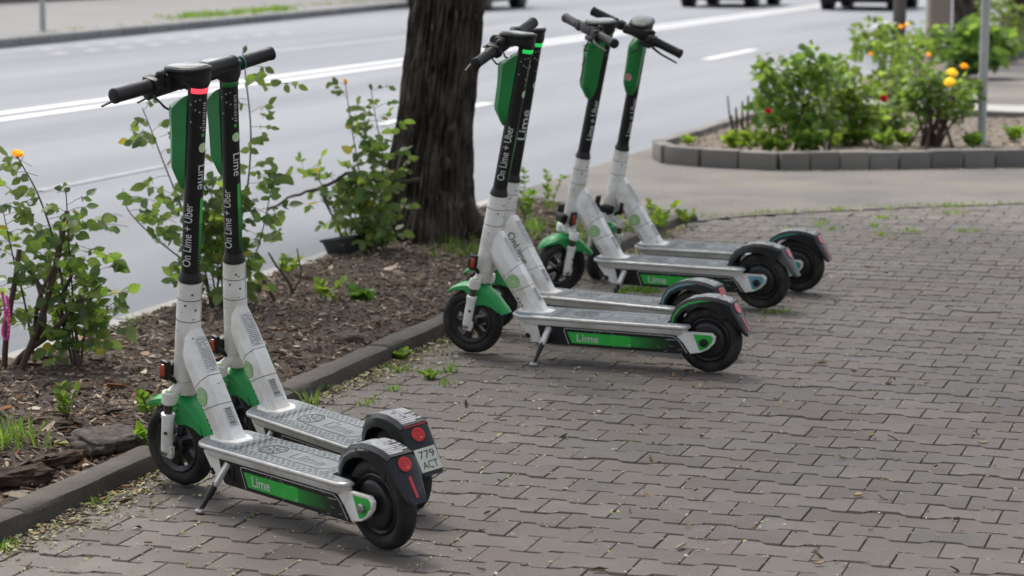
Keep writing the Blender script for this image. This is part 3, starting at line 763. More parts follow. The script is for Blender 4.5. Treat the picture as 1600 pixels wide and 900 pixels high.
def me_leg(s):
    M = Matrix.Translation((.006, s*.064, 0)); mb = MB()
    mb.lathe([(.0125, .10), (.0125, .152)], 14, 1, M)
    mb.lathe([(.012, -.012), (.0165, -.006), (.0175, .010), (.0180, .095), (.0205, .108), (.0205, .116), (.0155, .118)], 18, 0, M)
    mb.prism([(-.014, -.022), (.018, -.022), (.022, 0), (.016, .016), (-.016, .016), (-.018, -.006)], s*.052, s*.070, 0, ch=.003)
    mb.lathe([(.0125, 0), (.0125, .006), (.009, .010), (.004, .012)], 6, 2, Matrix.Translation((.006, s*.070, -.004)) @ Matrix.Rotation(-s*math.pi/2, 4, 'X'))
    mb.disc((.006+.0182*math.cos(R(118)), s*.064+s*.0184*abs(math.sin(R(118))), .06), (1, .4*s, 0), (0, 0, 1), .006, 8, 3)
    return mb.mesh('fork_leg', [M_white, M_piston, M_chrome, M_ink], 40)
def torus_prof(Rm, hw, n=14):
    """tyre section: flattened circle"""
    o = []
    for i in range(n+1):
        a = R(-150)+R(300)*i/n; o.append((Rm + math.cos(a)*.0235, math.sin(a)*hw))
    return o
YW = Matrix.Rotation(math.pi/2, 4, 'X')
def me_tyre():
    mb = MB().lathe(torus_prof(.1035, .029), 48, 0, YW, False)
    for i in range(48):                                        # tread grooves
        for s in (-1, 1):
            a = 2*math.pi*(i+.25*s)/48
            for q in range(3):
                y0 = s*(.004+q*.0065); r = .1272 - (abs(y0)/.029)**2*.011; a0 = a+q*.02
                mb.add([(r*math.cos(a0), y0, r*math.sin(a0)), (r*math.cos(a0+.012), y0, r*math.sin(a0+.012)), ((r-.0012)*math.cos(a0+.034), y0+s*.0065, (r-.0012)*math.sin(a0+.034)), ((r-.0012)*math.cos(a0+.022), y0+s*.0065, (r-.0012)*math.sin(a0+.022))], [(0, 1, 2, 3)], 1)
    return mb.mesh('tyre', [M_tyre, M_hub], 50)
def me_rim(motor):
    mb = MB()
    for s in (-1, 1):
        MM = Matrix.Rotation(-s*math.pi/2, 4, 'X')
        if motor: mb.lathe([(.084, .0), (.084, .021), (.080, .0235), (.076, .020), (.070, .0195), (.0665, .030), (.060, .0335), (.052, .0345), (.030, .036), (.018, .037), (.014, .044), (.004, .044)], 40, 0, MM)
        else:
            mb.lathe([(.084, .0), (.084, .021), (.080, .0235), (.076, .018), (.068, .010), (.068, .0)], 40, 1, MM, False)
            mb.lathe([(.034, .0), (.034, .026), (.030, .030), (.014, .034), (.012, .045), (.004, .045)], 24, 0, MM)
    if not motor:
        for i in range(6):
            a = 2*math.pi*i/6
            mb.prism([(.030, -.011), (.071, -.015), (.071, .015), (.030, .011)], -.012, .012, 0, Matrix.Rotation(a, 4, 'Y'), ch=.003)
    return mb.mesh('rim', [M_hub, M_hubrim], 40)
def me_ffender():
    mb = MB(); rings = []; C = Vector((.012, 0))
    for i in range(19):
        th = R(34+118*i/18); f = i/18
        r = .154 + .004*math.sin(math.pi*f) + (.016 if f > .85 else 0)*(f-.85)/.15
        w_ = .040*min(1, .45+f*2.4) if f < .25 else .040 - .007*max(0, (f-.6)/.4)
        dr = .026*min(1, .2+f*3)
        o = Vector((math.cos(th), math.sin(th)))
        ring = []
        for y, k in ((-1, -dr), (-.97, -dr*.4), (-.72, -.006), (-.3, 0), (.3, 0), (.72, -.006), (.97, -dr*.4), (1, -dr), (.90, -dr), (.86, -dr*.4), (.62, -.0105), (0, -.005), (-.62, -.0105), (-.86, -dr*.4), (-.90, -dr)):
            p = C + o*(r+k); ring.append((p.x, y*w_, p.y))
        rings.append(ring)
    mb.loft(rings)
    for s in (-1, 1):                                          # side skirts that carry the mounting screw
        P = []
        for th, r in ((66, .142), (80, .106), (92, .080), (106, .080), (120, .100), (134, .120), (148, .138), (136, .146), (116, .148), (90, .147)):
            P.append((C.x+r*math.cos(R(th)), C.y+r*math.sin(R(th))))
        mb.prism(P, s*.0335, s*.0385, ch=.0012)
        mb.disc((C.x+.122*math.cos(R(98)), s*.0388, C.y+.122*math.sin(R(98))), (1, 0, 0), (0, 0, s), .005, 10, 1)
        mb.disc((C.x+.090*math.cos(R(98)), s*.0388, C.y+.090*math.sin(R(98))), (1, 0, 0), (0, 0, s), .004, 10, 2)
    return mb.mesh('front_fender', [M_green, M_ink, M_chrome], 40)
def me_reflector(s):
    mb = MB().rbox((.026, s*.062, .248), (.032, .018, .060), .006)
    mb.tube([(.012, s*.030, .205), (.022, s*.052, .225)], .008, 8); return mb.mesh('reflector_housing', M_plast, 40)
def me_reflens(s):
    return MB().rbox((.026, s*.0725, .248), (.0165, .006, .040), .0025).mesh('reflector_lens', M_amber, 40)
def me_lamp():
    return MB().rbox((.050, 0, .232), (.034, .062, .040), .009).tube([(.02, 0, .20), (.045, 0, .225)], .012, 8).mesh('front_lamp', M_plast, 40)
# rear
FP = [(.150, .186), (.140, .222), (.112, .258), (.072, .281), (.028, .2925), (-.018, .294), (-.060, .288), (-.098, .276)]
def me_rfender(stripe):
    mb = MB(); rings = []
    hs = [.030, .030, .032, .034, .036, .040, .052, .078]; ws = [.040, .041, .042, .043, .044, .045, .045, .045]
    n = len(FP)
    for i, (x, z) in enumerate(FP):
        a = Vector(FP[max(i-1, 0)]); b = Vector(FP[min(i+1, n-1)]); d = (b-a).normalized(); nn = Vector((d.y, -d.x))
        if nn.dot(Vector((x, z-.127))) < 0: nn = -nn
        w_ = ws[i]; h = hs[i]; t = .004; ring = []
        for y, k in ((-w_-.003, -h), (-w_, -.010), (-w_+.010, 0), (w_-.010, 0), (w_, -.010), (w_+.003, -h), (w_-.001, -h), (w_-t, -.014), (w_-.014, -t), (-w_+.014, -t), (-w_+t, -.014), (-w_+.001, -h)):
            p = Vector((x, z))+nn*k; ring.append((p.x, y, p.y))
        rings.append(ring)
    mb.loft(rings)
    # printed stripe on the flanks
    if stripe is not None:
        for s in (-1, 1):
            vs = []
            for i in range(0, 6):
                x, z = FP[i]; a = Vector(FP[max(i-1, 0)]); b = Vector(FP[min(i+1, n-1)]); d = (b-a).normalized(); nn = Vector((d.y, -d.x))
                if nn.dot(Vector((x, z-.127))) < 0: nn = -nn
                k0, k1 = -.0115, -.0180 if i < 5 else -.0125
                for k in (k0, k1):
                    p = Vector((x, z))+nn*k; f = (-k-.010)/(hs[i]-.010); vs.append((p.x, s*(ws[i]+.003*f+.0007), p.y))
            mb.add(vs, [(2*i, 2*i+2, 2*i+3, 2*i+1) for i in range(5)], 1)
    return mb.mesh('rear_fender', [M_fend, stripe or M_fend], 38)
def me_ribs():
    mb = MB(); rn = random.Random(12)
    P = [Vector(p) for p in FP]; L = [0]
    for a, b in zip(P, P[1:]): L.append(L[-1]+(b-a).length)
    def pos(l):
        for i in range(len(P)-1):
            if l <= L[i+1]: f = (l-L[i])/(L[i+1]-L[i]); d = (P[i+1]-P[i]).normalized(); return P[i].lerp(P[i+1], f), d
        return P[-1], (P[-1]-P[-2]).normalized()
    l = .05
    while l < L[-1]-.012:
        p, d = pos(l); n = Vector((d.y, -d.x))
        if n.y < 0: n = -n
        a = p-d*.0032; b = p+d*.0032; u = n*.0013
        yl, yr = -.034, .034
        if rn.random() < .25: yl += rn.uniform(0, .03)
        mb.add([(a.x, yl, a.y), (b.x, yl, b.y), (b.x, yr, b.y), (a.x, yr, a.y), (a.x+u.x, yl, a.y+u.y), (b.x+u.x, yl, b.y+u.y), (b.x+u.x, yr, b.y+u.y), (a.x+u.x, yr, a.y+u.y)], [(4, 5, 6, 7), (0, 1, 5, 4), (1, 2, 6, 5), (2, 3, 7, 6), (3, 0, 4, 7)])
        l += .0092
    return mb.mesh('grip_ribs', M_rib, None)
FLA = Vector((-.092, .276)); FLB = Vector((-.158, .158))
FLD = (FLB-FLA).normalized(); FLN = Vector((FLD.y, -FLD.x)); FLN = FLN if FLN.x < 0 else -FLN
def flap_pt(f, y, off): p = FLA.lerp(FLB, f)+FLN*off; return (p.x, y, p.y)
def me_flap(big):
    mb = MB(); rings = []
    for f, w_, t in ((0, .043, .05), (.12, .046, .048), (.4, .045, .036), (.7, .042 if big else .038, .020), (.95, .040 if big else .032, .012), (1.02, .034 if big else .026, .008)):
        f2 = f*1.12 if big else f
        rings.append([flap_pt(f2, y*w_, o) for y, o in ((-1, -t), (-1, -.006), (-.8, 0), (.8, 0), (1, -.006), (1, -t))])
    return mb.loft(rings).mesh('mud_flap', M_fend, 38)
def me_taillight(f=.24, r=.0205):
    mb = MB(); c = Vector(flap_pt(f, 0, .0)); n = Vector((FLN.x, 0, FLN.y)); M = Matrix.Translation(c) @ n.to_track_quat('Z', 'Y').to_matrix().to_4x4()
    mb.lathe([(r+.003, -.006), (r+.003, .002), (r, .003)], 24, 1, M); mb.lathe([(r, .002), (r*.93, .0042), (r*.55, .005), (r*.5, .0038), (r*.1, .0044)], 24, 0, M)
    return mb.mesh('tail_light', [M_tail, M_plast], 50)
def me_strip(kind):
    mb = MB()
    if kind == 'v':
        for f0, f1 in ((.48, .92),):
            mb.loft([[flap_pt(f, y, o) for y, o in ((-.005, .0), (-.004, .003), (.004, .003), (.005, .0))] for f in (f0, f0+.03, f1-.03, f1)])
    else: mb.loft([[flap_pt(f, y, o) for f, o in ((.015, 0), (.02, .003), (.065, .003), (.07, 0))] for y in (-.036, -.034, .034, .036)])
    return mb.mesh('red_reflector', M_tail2, 40)
def me_nplate():
    mb = MB(); mb.loft([[flap_pt(f, y, o) for y, o in ((-.034, .002), (-.034, .005), (.034, .005), (.034, .002))] for f in (.56, 1.06)]); return mb.mesh('number_plate', M_plate, 30)
def me_nchars():
    mb = MB()
    for s, f in (('779', .70), ('ACT', .93)):
        vs, fs = text_fit(s, .050, .022, .004); L = (FLB-FLA).length
        mb.add([flap_pt(f - y/L, -x, .0056) for x, y in vs], fs)
    return mb.mesh('plate_characters', M_ink, None, fix=False)
def me_axle(s, bolt):
    mb = MB().lathe([(.013, 0), (.015, .004), (.013, .012), (.006, .014)] if bolt else [(.015, 0), (.016, .010), (.013, .018), (.005, .019)], 8 if bolt else 16, 0, Matrix.Translation((0, s*.066, .127)) @ Matrix.Rotation(-s*math.pi/2, 4, 'X'))
    return mb.mesh('axle_nut', M_chrome if bolt else M_plast, 40)
def me_kick(c):
    P0, P1 = Vector((.622, .074, .140)), Vector((.650, .158, .008+.158*math.tan(R(c)))); mb = MB()
    mb.tube([P0.lerp(P1, .42), P0.lerp(P1, .72)], .0095, 10, 0); mb.tube([P0.lerp(P1, .70), P1], .0070, 10, 0)
    d = (P1-P0); M = Matrix.Translation(P0.lerp(P1, .22)) @ d.to_track_quat('Z', 'Y').to_matrix().to_4x4()
    mb.rbox((0, 0, 0), (.024, .014, .075), .003, 1, M); mb.lathe([(.005, -.012), (.005, .012)], 8, 2, Matrix.Translation(P0.lerp(P1, .40)) @ Matrix.Rotation(math.pi/2, 4, 'X'))
    mb.rbox((.66-.04, .069, .118), (.05, .012, .05), .004, 0)
    return mb.mesh('kickstand', [M_plast, M_rim, M_chrome], 40)
def me_kfoot(c):
    zf = .158*math.tan(R(c))
    return MB().loft([[(.650+a*.018*k, .160+b*.012*k, z+zf) for a, b in ((-1, -.6), (-.5, -1), (.6, -1), (1, -.4), (1, .4), (.6, 1), (-.5, 1), (-1, .6))] for k, z in ((1, .004), (1, .008), (.7, .013))]).mesh('kickstand_foot', M_chrome, 40)

STEM_TEXT = dict(a=[('On Lime + Uber', .190, .027, 105, .663, False), ('Lime', .072, .026, 182, .838, True)], b=[('On Lime + Uber', .215, .030, 104, .690, False)],
    c=[('Lime', .125, .036, 132, .760, False)], d=[('Lime + Uber', .185, .028, 88, .70, False)], e=[('Lime + Uber', .185, .028, 62, .685, False)])
def scooter(label, x, y, yaw, lean, steer, cfg):
    root = EMPTY('electric_scooter', M=Matrix.Translation((x, y, .0025)) @ Matrix.Rotation(R(yaw), 4, 'Z') @ Matrix.Rotation(-R(lean), 4, 'X'))
    tag(root, label, 'scooter', 'electric scooters parked on the pavement')
    def P(name, key, fn, parent=root, M=None): return OB(name, cached(key, fn), parent, M)
    def swap(o, mat, slot=0):
        o.material_slots[slot].link = 'OBJECT'; o.material_slots[slot].material = mat
    d = P('deck', 'deck', me_deck); P('deck_pad', 'pad', me_pad, d); P('grip_marks', 'gm', me_gripmarks, d)
    ch = P('chassis', 'chassis', me_chassis)
    for s in (-1, 1):
        sp = P('side_panel', ('pan', s), lambda: me_panel(s)); P('panel_print', ('pp', s), lambda: me_panel_print(s), sp)
        P('bracket_print', ('bp', s, cfg['bracket'].name), lambda: me_bracket_print(s, cfg['bracket']), ch)
        P('axle_nut', ('ax', s, cfg.get('bolt', False)), lambda: me_axle(s, cfg.get('bolt', False)))
    dt = P('down_tube', 'dt', me_downtube)
    for s in ((-1,) if cfg.get('onlime') else (-1, 1)): P('emblem_sticker', ('slice', s), lambda: me_slice(s), dt)
    P('paper_label', 'labels', me_labels, dt); P('barcode_label', 'barc', me_barcode, dt)
    if cfg.get('onlime'):
        def fn():
            mb = MB(); F0, R0 = dt_edges(.10); F1, R1 = dt_edges(.56); a = F0.lerp(R0, .60); b = F1.lerp(R1, .60); dd = (b-a).normalized(); nn = Vector((-dd.y, dd.x)); nn = nn if nn.y > 0 else -nn
            vs, fs = text_fit('OnLime', (b-a).length, .036, .002); mid = (a+b)/2
            mb.add([(mid.x+dd.x*q+nn.x*h, .0384, mid.y+dd.y*q+nn.y*h) for q, h in vs], fs); return mb.mesh('lettering', M_ink, None, fix=False)
        P('lettering', 'onlime', fn, dt)
    ht = P('head_tube', 'ht', me_headtube, root, STEER0)
    S = STEER0 @ Matrix.Rotation(R(steer), 4, 'Z')
    st = P('stem', 'stem', me_stem, root, S); [P('lettering', ('tx', tx), lambda: me_stem_text(tx), st) for tx in STEM_TEXT[cfg['text']]]; [P(('stripe_print', 'round_sticker', 'dot_sticker', 'code_print')[k], ('stk', k), lambda: me_stem_sticker(k), st) for k in range(4)]
    rg = P('light_ring', 'ring', me_ring, root, S); swap(rg, cfg['ring'])
    dp = P('display', 'disp', me_display, root, S); P('screen', 'scr', me_screen, dp)
    B = S @ barM(R(cfg.get('barroll', 0)))
    hb = P('handlebar', 'bar', me_bar, root, B)
    P('grip', 'grip', me_grip, hb, Matrix.Translation((0, .104, 0)) @ Matrix.Rotation(-math.pi/2, 4, 'X'))
    P('grip', 'grip', me_grip, hb, Matrix.Translation((0, -.104, 0)) @ Matrix.Rotation(math.pi/2, 4, 'X'))
    P('brake_lever', 'lever', me_lever, hb)
    if cfg.get('tealband'):
        P('grip_band', 'band', lambda: MB().lathe([(.0212, 0), (.0218, .003), (.0218, .013), (.0212, .016)], 18, 0, None, False).mesh('grip_band', M_teal, 40), hb, Matrix.Translation((0, -.106, 0)) @ Matrix.Rotation(math.pi/2, 4, 'X'))
    cv = P('stem_cover', 'cover', me_cover, root, S)
    if cfg.get('pinkdot'):
        def fn():
            mb = MB(); vs = [(.0887, 0, .885)]
            for r_ in (.0045, .0120, .0165): vs += [(.0887, r_*math.cos(2*math.pi*k/20), .885+r_*math.sin(2*math.pi*k/20)) for k in range(20)]
            for k in range(20):
                q = (k+1) % 20; mb.f += [(0, 1+k, 1+q), (1+k, 21+k, 21+q, 1+q), (21+k, 41+k, 41+q, 21+q)]; mb.mi += [0, 1 if k % 4 else 0, 0]
            mb.v = vs; return mb.mesh('sticker', [M_pstick, M_tail2], None, fix=False)
        P('sticker', 'pdot', fn, cv)
    if cfg.get('torn'):
        def fn():
            mb = MB(); vs = []; rn = random.Random(5)
            for i in range(9):
                z = .985-.0155*i; c = -.004+rn.uniform(-.006, .006); w_ = rn.uniform(.003, .008)*(1 if 0 < i < 8 else .2); vs += [(.0875+.002*(z > .95)-.001*i*.3, c-w_, z), (.0875+.002*(z > .95)-.001*i*.3, c+w_, z)]
            mb.add(vs, [(2*i, 2*i+1, 2*i+3, 2*i+2) for i in range(8)]); mb.tube([(.086, -.02, 1.02), (.10, -.008, 1.03), (.102, .008, 1.02), (.092, .02, 1.0)], .003, 6, 1); return mb.mesh('crack', [M_plast, M_rim], None, fix=False)
        P('crack', 'crack', fn, cv)
    P('fork_crown', 'crown', me_crown, root, S)
    for s in (-1, 1):
        P('fork_leg', ('leg', s), lambda: me_leg(s), root, S)
        rf = P('reflector', ('rf', s), lambda: me_reflector(s), root, S); P('lens', ('rl', s), lambda: me_reflens(s), rf)
    P('front_lamp', 'lamp', me_lamp, root, S)
    W = S @ Matrix.Translation((.012, 0, 0))
    fw = P('front_wheel', ('rim', 0), lambda: me_rim(False), root, W @ rot_y(cfg.get('spin', .4))); P('tyre', 'tyre', me_tyre, fw)
    P('front_fender', 'ff', me_ffender, root, S)
    rw = P('rear_wheel', ('rim', 1), lambda: me_rim(True), root, Matrix.Translation((0, 0, .127))); P('tyre', 'tyre', me_tyre, rw)
    fk_ = cfg['fender']
    rfd = P('rear_fender', ('rfd', fk_.name if fk_ else ''), lambda: me_rfender(fk_)); P('grip_ribs', 'ribs', me_ribs, rfd)
    v = cfg.get('tail', 'v'); FM = cfg.get('flapM')
    fl = P('mud_flap', ('flap', v == 'plate'), lambda: me_flap(v == 'plate'), root, FM)
    if cfg.get('greyflap'): swap(fl, M_flapgrey)
    tl = P('tail_light', ('tl', v == 'plate'), lambda: me_taillight(.26 if v == 'plate' else .22, .0215), root, FM)
    if v == 'v': P('red_reflector', 'stv', lambda: me_strip('v'), root, FM)
    if v == 'plate':
        P('red_reflector', 'sth', lambda: me_strip('h')); npl = P('number_plate', 'np', me_nplate); P('plate_characters', 'npc', me_nchars, npl)
    ks = P('kickstand', ('kick', lean), lambda: me_kick(lean)); P('kickstand_foot', ('kf', lean), lambda: me_kfoot(lean), ks)
    return root
SC = [
 ('white and green electric scooter nearest the camera with red ring below its handlebar', -.331, 6.300, 130.5, 4.8, 12, dict(text='a', ring=M_ringr, bracket=M_lime, bolt=True, fender=M_rib, tail='v', barroll=-2)),
 ('white and green electric scooter with a number plate and teal grip band', -.293, 6.728, 124.8, 8.0, 9, dict(text='a', ring=M_ringd, bracket=M_lime, fender=None, tail='plate', tealband=True, barroll=-3)),
 ('white electric scooter in the middle of the row, bright green rear fender stripe', .745, 8.990, 156.5, 4.0, -2, dict(text='b', ring=M_ringg, bracket=M_lime, fender=M_lime, barroll=-14)),
 ('white electric scooter with pale blue fender stripe half hidden beside the green striped one', .730, 9.411, 147.5, 2.6, 12, dict(text='c', ring=M_ringg, barroll=4, bracket=M_blue, fender=M_blue, onlime=True)),
 ('white electric scooter with a torn green stem cover and broken grey rear flap', 1.099, 10.578, 154.5, 3.3, 52, dict(text='d', ring=M_ringd, bracket=M_blue, fender=None, tail='broken', torn=True, greyflap=True, flapM=Matrix.Translation((-.01, .004, .0)) @ Matrix.Rotation(.10, 4, 'X'))),
 ('farthest electric scooter with a round pink sticker on its green stem cover', 1.321, 11.112, 156.5, 6.5, 88, dict(text='e', barroll=-11, ring=M_ringd, bracket=M_teal, fender=M_teal, pinkdot=True)),
]
for a in SC: scooter(*a)
#@@PART3
# ------------------------------------------------------------------ street trees
def trunk_mesh(h, prof, seed, lean=(0, 0), n=230, dz=.014, ridge=.013):
    """furrowed trunk; prof [(z, radius)]"""
    mb = MB(); rings = []; z = -.12
    def rad(z):
        for (a, ra), (b, rb) in zip(prof, prof[1:]):
            if z <= b: f = max(0, (z-a)/(b-a)); return ra+(rb-ra)*(f*f*(3-2*f))
        return prof[-1][1]
    while z < h:
        ring = []
        for j in range(n):
            a = 2*math.pi*j/n; r = rad(z)
            v = noise.noise(Vector((math.cos(a)*7+seed, math.sin(a)*7, z*1.1))) ; v2 = noise.noise(Vector((math.cos(a)*13+seed, math.sin(a)*13, z*3.4)))
            flare = max(0, .35-z)*.16*max(0, math.sin(a*5+seed))
            v3 = noise.noise(Vector((math.cos(a)*26+seed, math.sin(a)*26, z*9.0))); rr = r + ridge*(.5-abs(v)*2.2) - ridge*1.7*max(0, .20-abs(v2))/.20 + ridge*.55*v3 + flare
            ring.append((lean[0]*z+rr*math.cos(a), lean[1]*z+rr*math.sin(a), z))
        rings.append(ring); z += dz if z < 1.7 else .15
    return mb.loft(rings)
def tree(label, xy, h, prof, seed, lean, crown_r, crown_z, nleaf, group='street trees'):
    root = tag(EMPTY('street_tree', (xy[0], xy[1], 0)), label, 'tree', group)
    rn = random.Random(seed)
    tm = trunk_mesh(h, prof, seed, lean) if seed < 4 else trunk_mesh(h, prof, seed, lean, 90, .05)
    top = Vector((lean[0]*h, lean[1]*h, h-.2)); r = prof[-1][1]
    for i in range(7):
        a = 2*math.pi*i/7+rn.uniform(-.3, .3); e = Vector((math.cos(a)*crown_r*.7, math.sin(a)*crown_r*.7, crown_z[0]+(crown_z[1]-crown_z[0])*rn.uniform(.3, .9)))
        e = Vector((top.x+e.x, top.y+e.y, e.z)); m = top.lerp(e, .45)+Vector((0, 0, .5)); tm.tube([top-Vector((0, 0, .3)), top.lerp(m, .5), m, e], [r*.62, r*.45, r*.3, r*.08], 8)
    tm.build('trunk', M_bark, root, ang=70)
    mb = MB(); c = Vector((top.x, top.y, (crown_z[0]+crown_z[1])/2)); hz = (crown_z[1]-crown_z[0])/2
    k = 0
    while k < nleaf:
        p = Vector((rn.uniform(-1, 1), rn.uniform(-1, 1), rn.uniform(-1, 1)))
        if p.length > 1 or p.length < .35 or noise.noise(p*2.6+Vector((seed, 0, 0))) < -.16: continue
        q = c+Vector((p.x*crown_r, p.y*crown_r, p.z*hz)); L = rn.uniform(.07, .15)
        M = Matrix.Translation(q) @ Matrix.Rotation(rn.uniform(0, 6.28), 4, 'Z') @ Matrix.Rotation(rn.gauss(0, .7), 4, 'X')
        mb.add([(-L*.5, 0, 0), (0, -L*.42, .01), (L*.6, 0, -.02), (0, L*.42, .01)], [(0, 1, 2, 3)], 0, M); k += 1
    mb.build('crown', M_crown, root, ang=None, fix=False)
    return root
TP = gnd(681, 386)
tree('thick dark furrowed trunk in the planting bed behind the middle scooters', (-.478, 12.88), 3.2, [(-.12, .36), (.05, .298), (.28, .238), (.7, .200), (1.3, .192), (3.2, .170)], 3.1, (.104, .0), 4.4, (3.2, 8.2), 8000)
tree('unseen street tree added for shade in the same bed, beside the nearest scooters', ST(3.2, -4.25)[:2], 3.4, [(-.12, .25), (.10, .22), (.35, .20), (.7, .18), (3.4, .16)], 8.4, (0, .02), 4.2, (3.8, 8.6), 4500)  # out of frame, added so that its crown shades the near pavers
tree('dark trunk behind the broad leaved plant and square concrete post', ST(36.2, -4.42)[:2], 3.6, [(-.12, .30), (.10, .25), (.4, .23), (3.6, .20)], 12.7, (0, 0), 3.2, (3.4, 8), 2500)
tree('dark trunk at the right edge of the picture beyond the posts', ST(41.6, -4.25)[:2], 3.6, [(-.12, .26), (.10, .22), (.4, .19), (3.6, .16)], 17.2, (0, 0), 3.0, (3.4, 8), 2500)
tree('small trunk on the grass across the road beyond the kerb', ST(56.3, -20.6)[:2], 3.6, [(-.12, .2), (.10, .16), (.4, .14), (3.6, .12)], 21.2, (0, 0), 2.8, (3.4, 7), 2000)

# ------------------------------------------------------------------ roses
def leaflet(L=1.0):
    """pointed oval leaflet folded along its midrib, stalk at the origin, tip along +x"""
    n = 5; mb = MB(); vs = []
    for i in range(n+1):
        f = i/n; w_ = .32*math.sin(math.pi*min(1, f**.8*1.0))**.8 if 0 < f < 1 else .0
        z = -.10*f*f
        vs += [(f, -w_, z+.10*w_), (f, 0, z-.02), (f, w_, z+.10*w_)]
    fs = []
    for i in range(n):
        a = 3*i; fs += [(a, a+3, a+4, a+1), (a+1, a+4, a+5, a+2)]
    return vs, fs
LV, LF = leaflet()
def leaf_mesh(mat): return MB().add(LV, LF).mesh('leaf', mat, 80, fix=False)
ME_LEAF = [leaf_mesh(M_leaf), leaf_mesh(M_leafd), leaf_mesh(M_leafy)]
def catmull(P, n=6):
    P = [Vector(p) for p in P]; P = [P[0]*2-P[1]] + P + [P[-1]*2-P[-2]]; o = []
    for i in range(1, len(P)-2):
        a, b, c, d = P[i-1:i+3]
        for k in range(n):
            t = k/n; o.append(.5*((2*b)+(c-a)*t+(2*a-5*b+4*c-d)*t*t+(3*b-a-3*c+d)*t*t*t))
    o.append(P[-2]); return o
def flower(parent, pos, r, mat, up=(0, 0, 1), bud=False, name='flower'):
    mb = MB(); rn = random.Random(int(pos[0]*1000))
    Q = Matrix.Translation(pos) @ Vector(up).to_track_quat('Z', 'Y').to_matrix().to_4x4()
    if bud:
        mb.ball((0, 0, r*.8), r*.62, 0, 8, 6, (1, 1, 1.7), Q); mb.ball((0, 0, -r*.1), r*.5, 1, 8, 4, (1, 1, .9), Q)
        for i in range(4):
            a = i*1.57; mb.add([(r*.5*math.cos(a), r*.5*math.sin(a), 0), (r*.75*math.cos(a+.4), r*.75*math.sin(a+.4), r*.7), (r*.5*math.cos(a+.3), r*.5*math.sin(a+.3), r*1.5)], [(0, 1, 2)], 1, Q)
    else:
        for ring, (cnt, tilt, L) in enumerate(((5, 1.15, 1.0), (5, .75, .95), (5, .42, .85), (4, .18, .7))):
            for i in range(cnt):
                a = 2*math.pi*(i+ring*.37)/cnt+rn.uniform(-.15, .15); T = Q @ Matrix.Rotation(a, 4, 'Z') @ Matrix.Rotation(tilt+rn.uniform(-.1, .1), 4, 'Y')
                w_ = r*.62; vs = [(0, -w_*.25, 0), (0, w_*.25, 0), (r*.12, w_, r*L*.6), (r*.12, -w_, r*L*.6), (-r*.02, w_*.6, r*L), (-r*.02, -w_*.6, r*L), (r*.2, 0, r*L*.55), (.02*r, 0, r*L*1.05)]
                mb.add(vs, [(0, 1, 6), (1, 2, 6), (0, 6, 3), (3, 6, 5), (6, 2, 4), (6, 4, 7), (6, 7, 5)], 0, T)
        mb.ball((0, 0, -r*.05), r*.28, 1, 8, 4, (1, 1, 1), Q)
    return mb.build(name, [mat, M_gcane], parent, ang=60, fix=False)
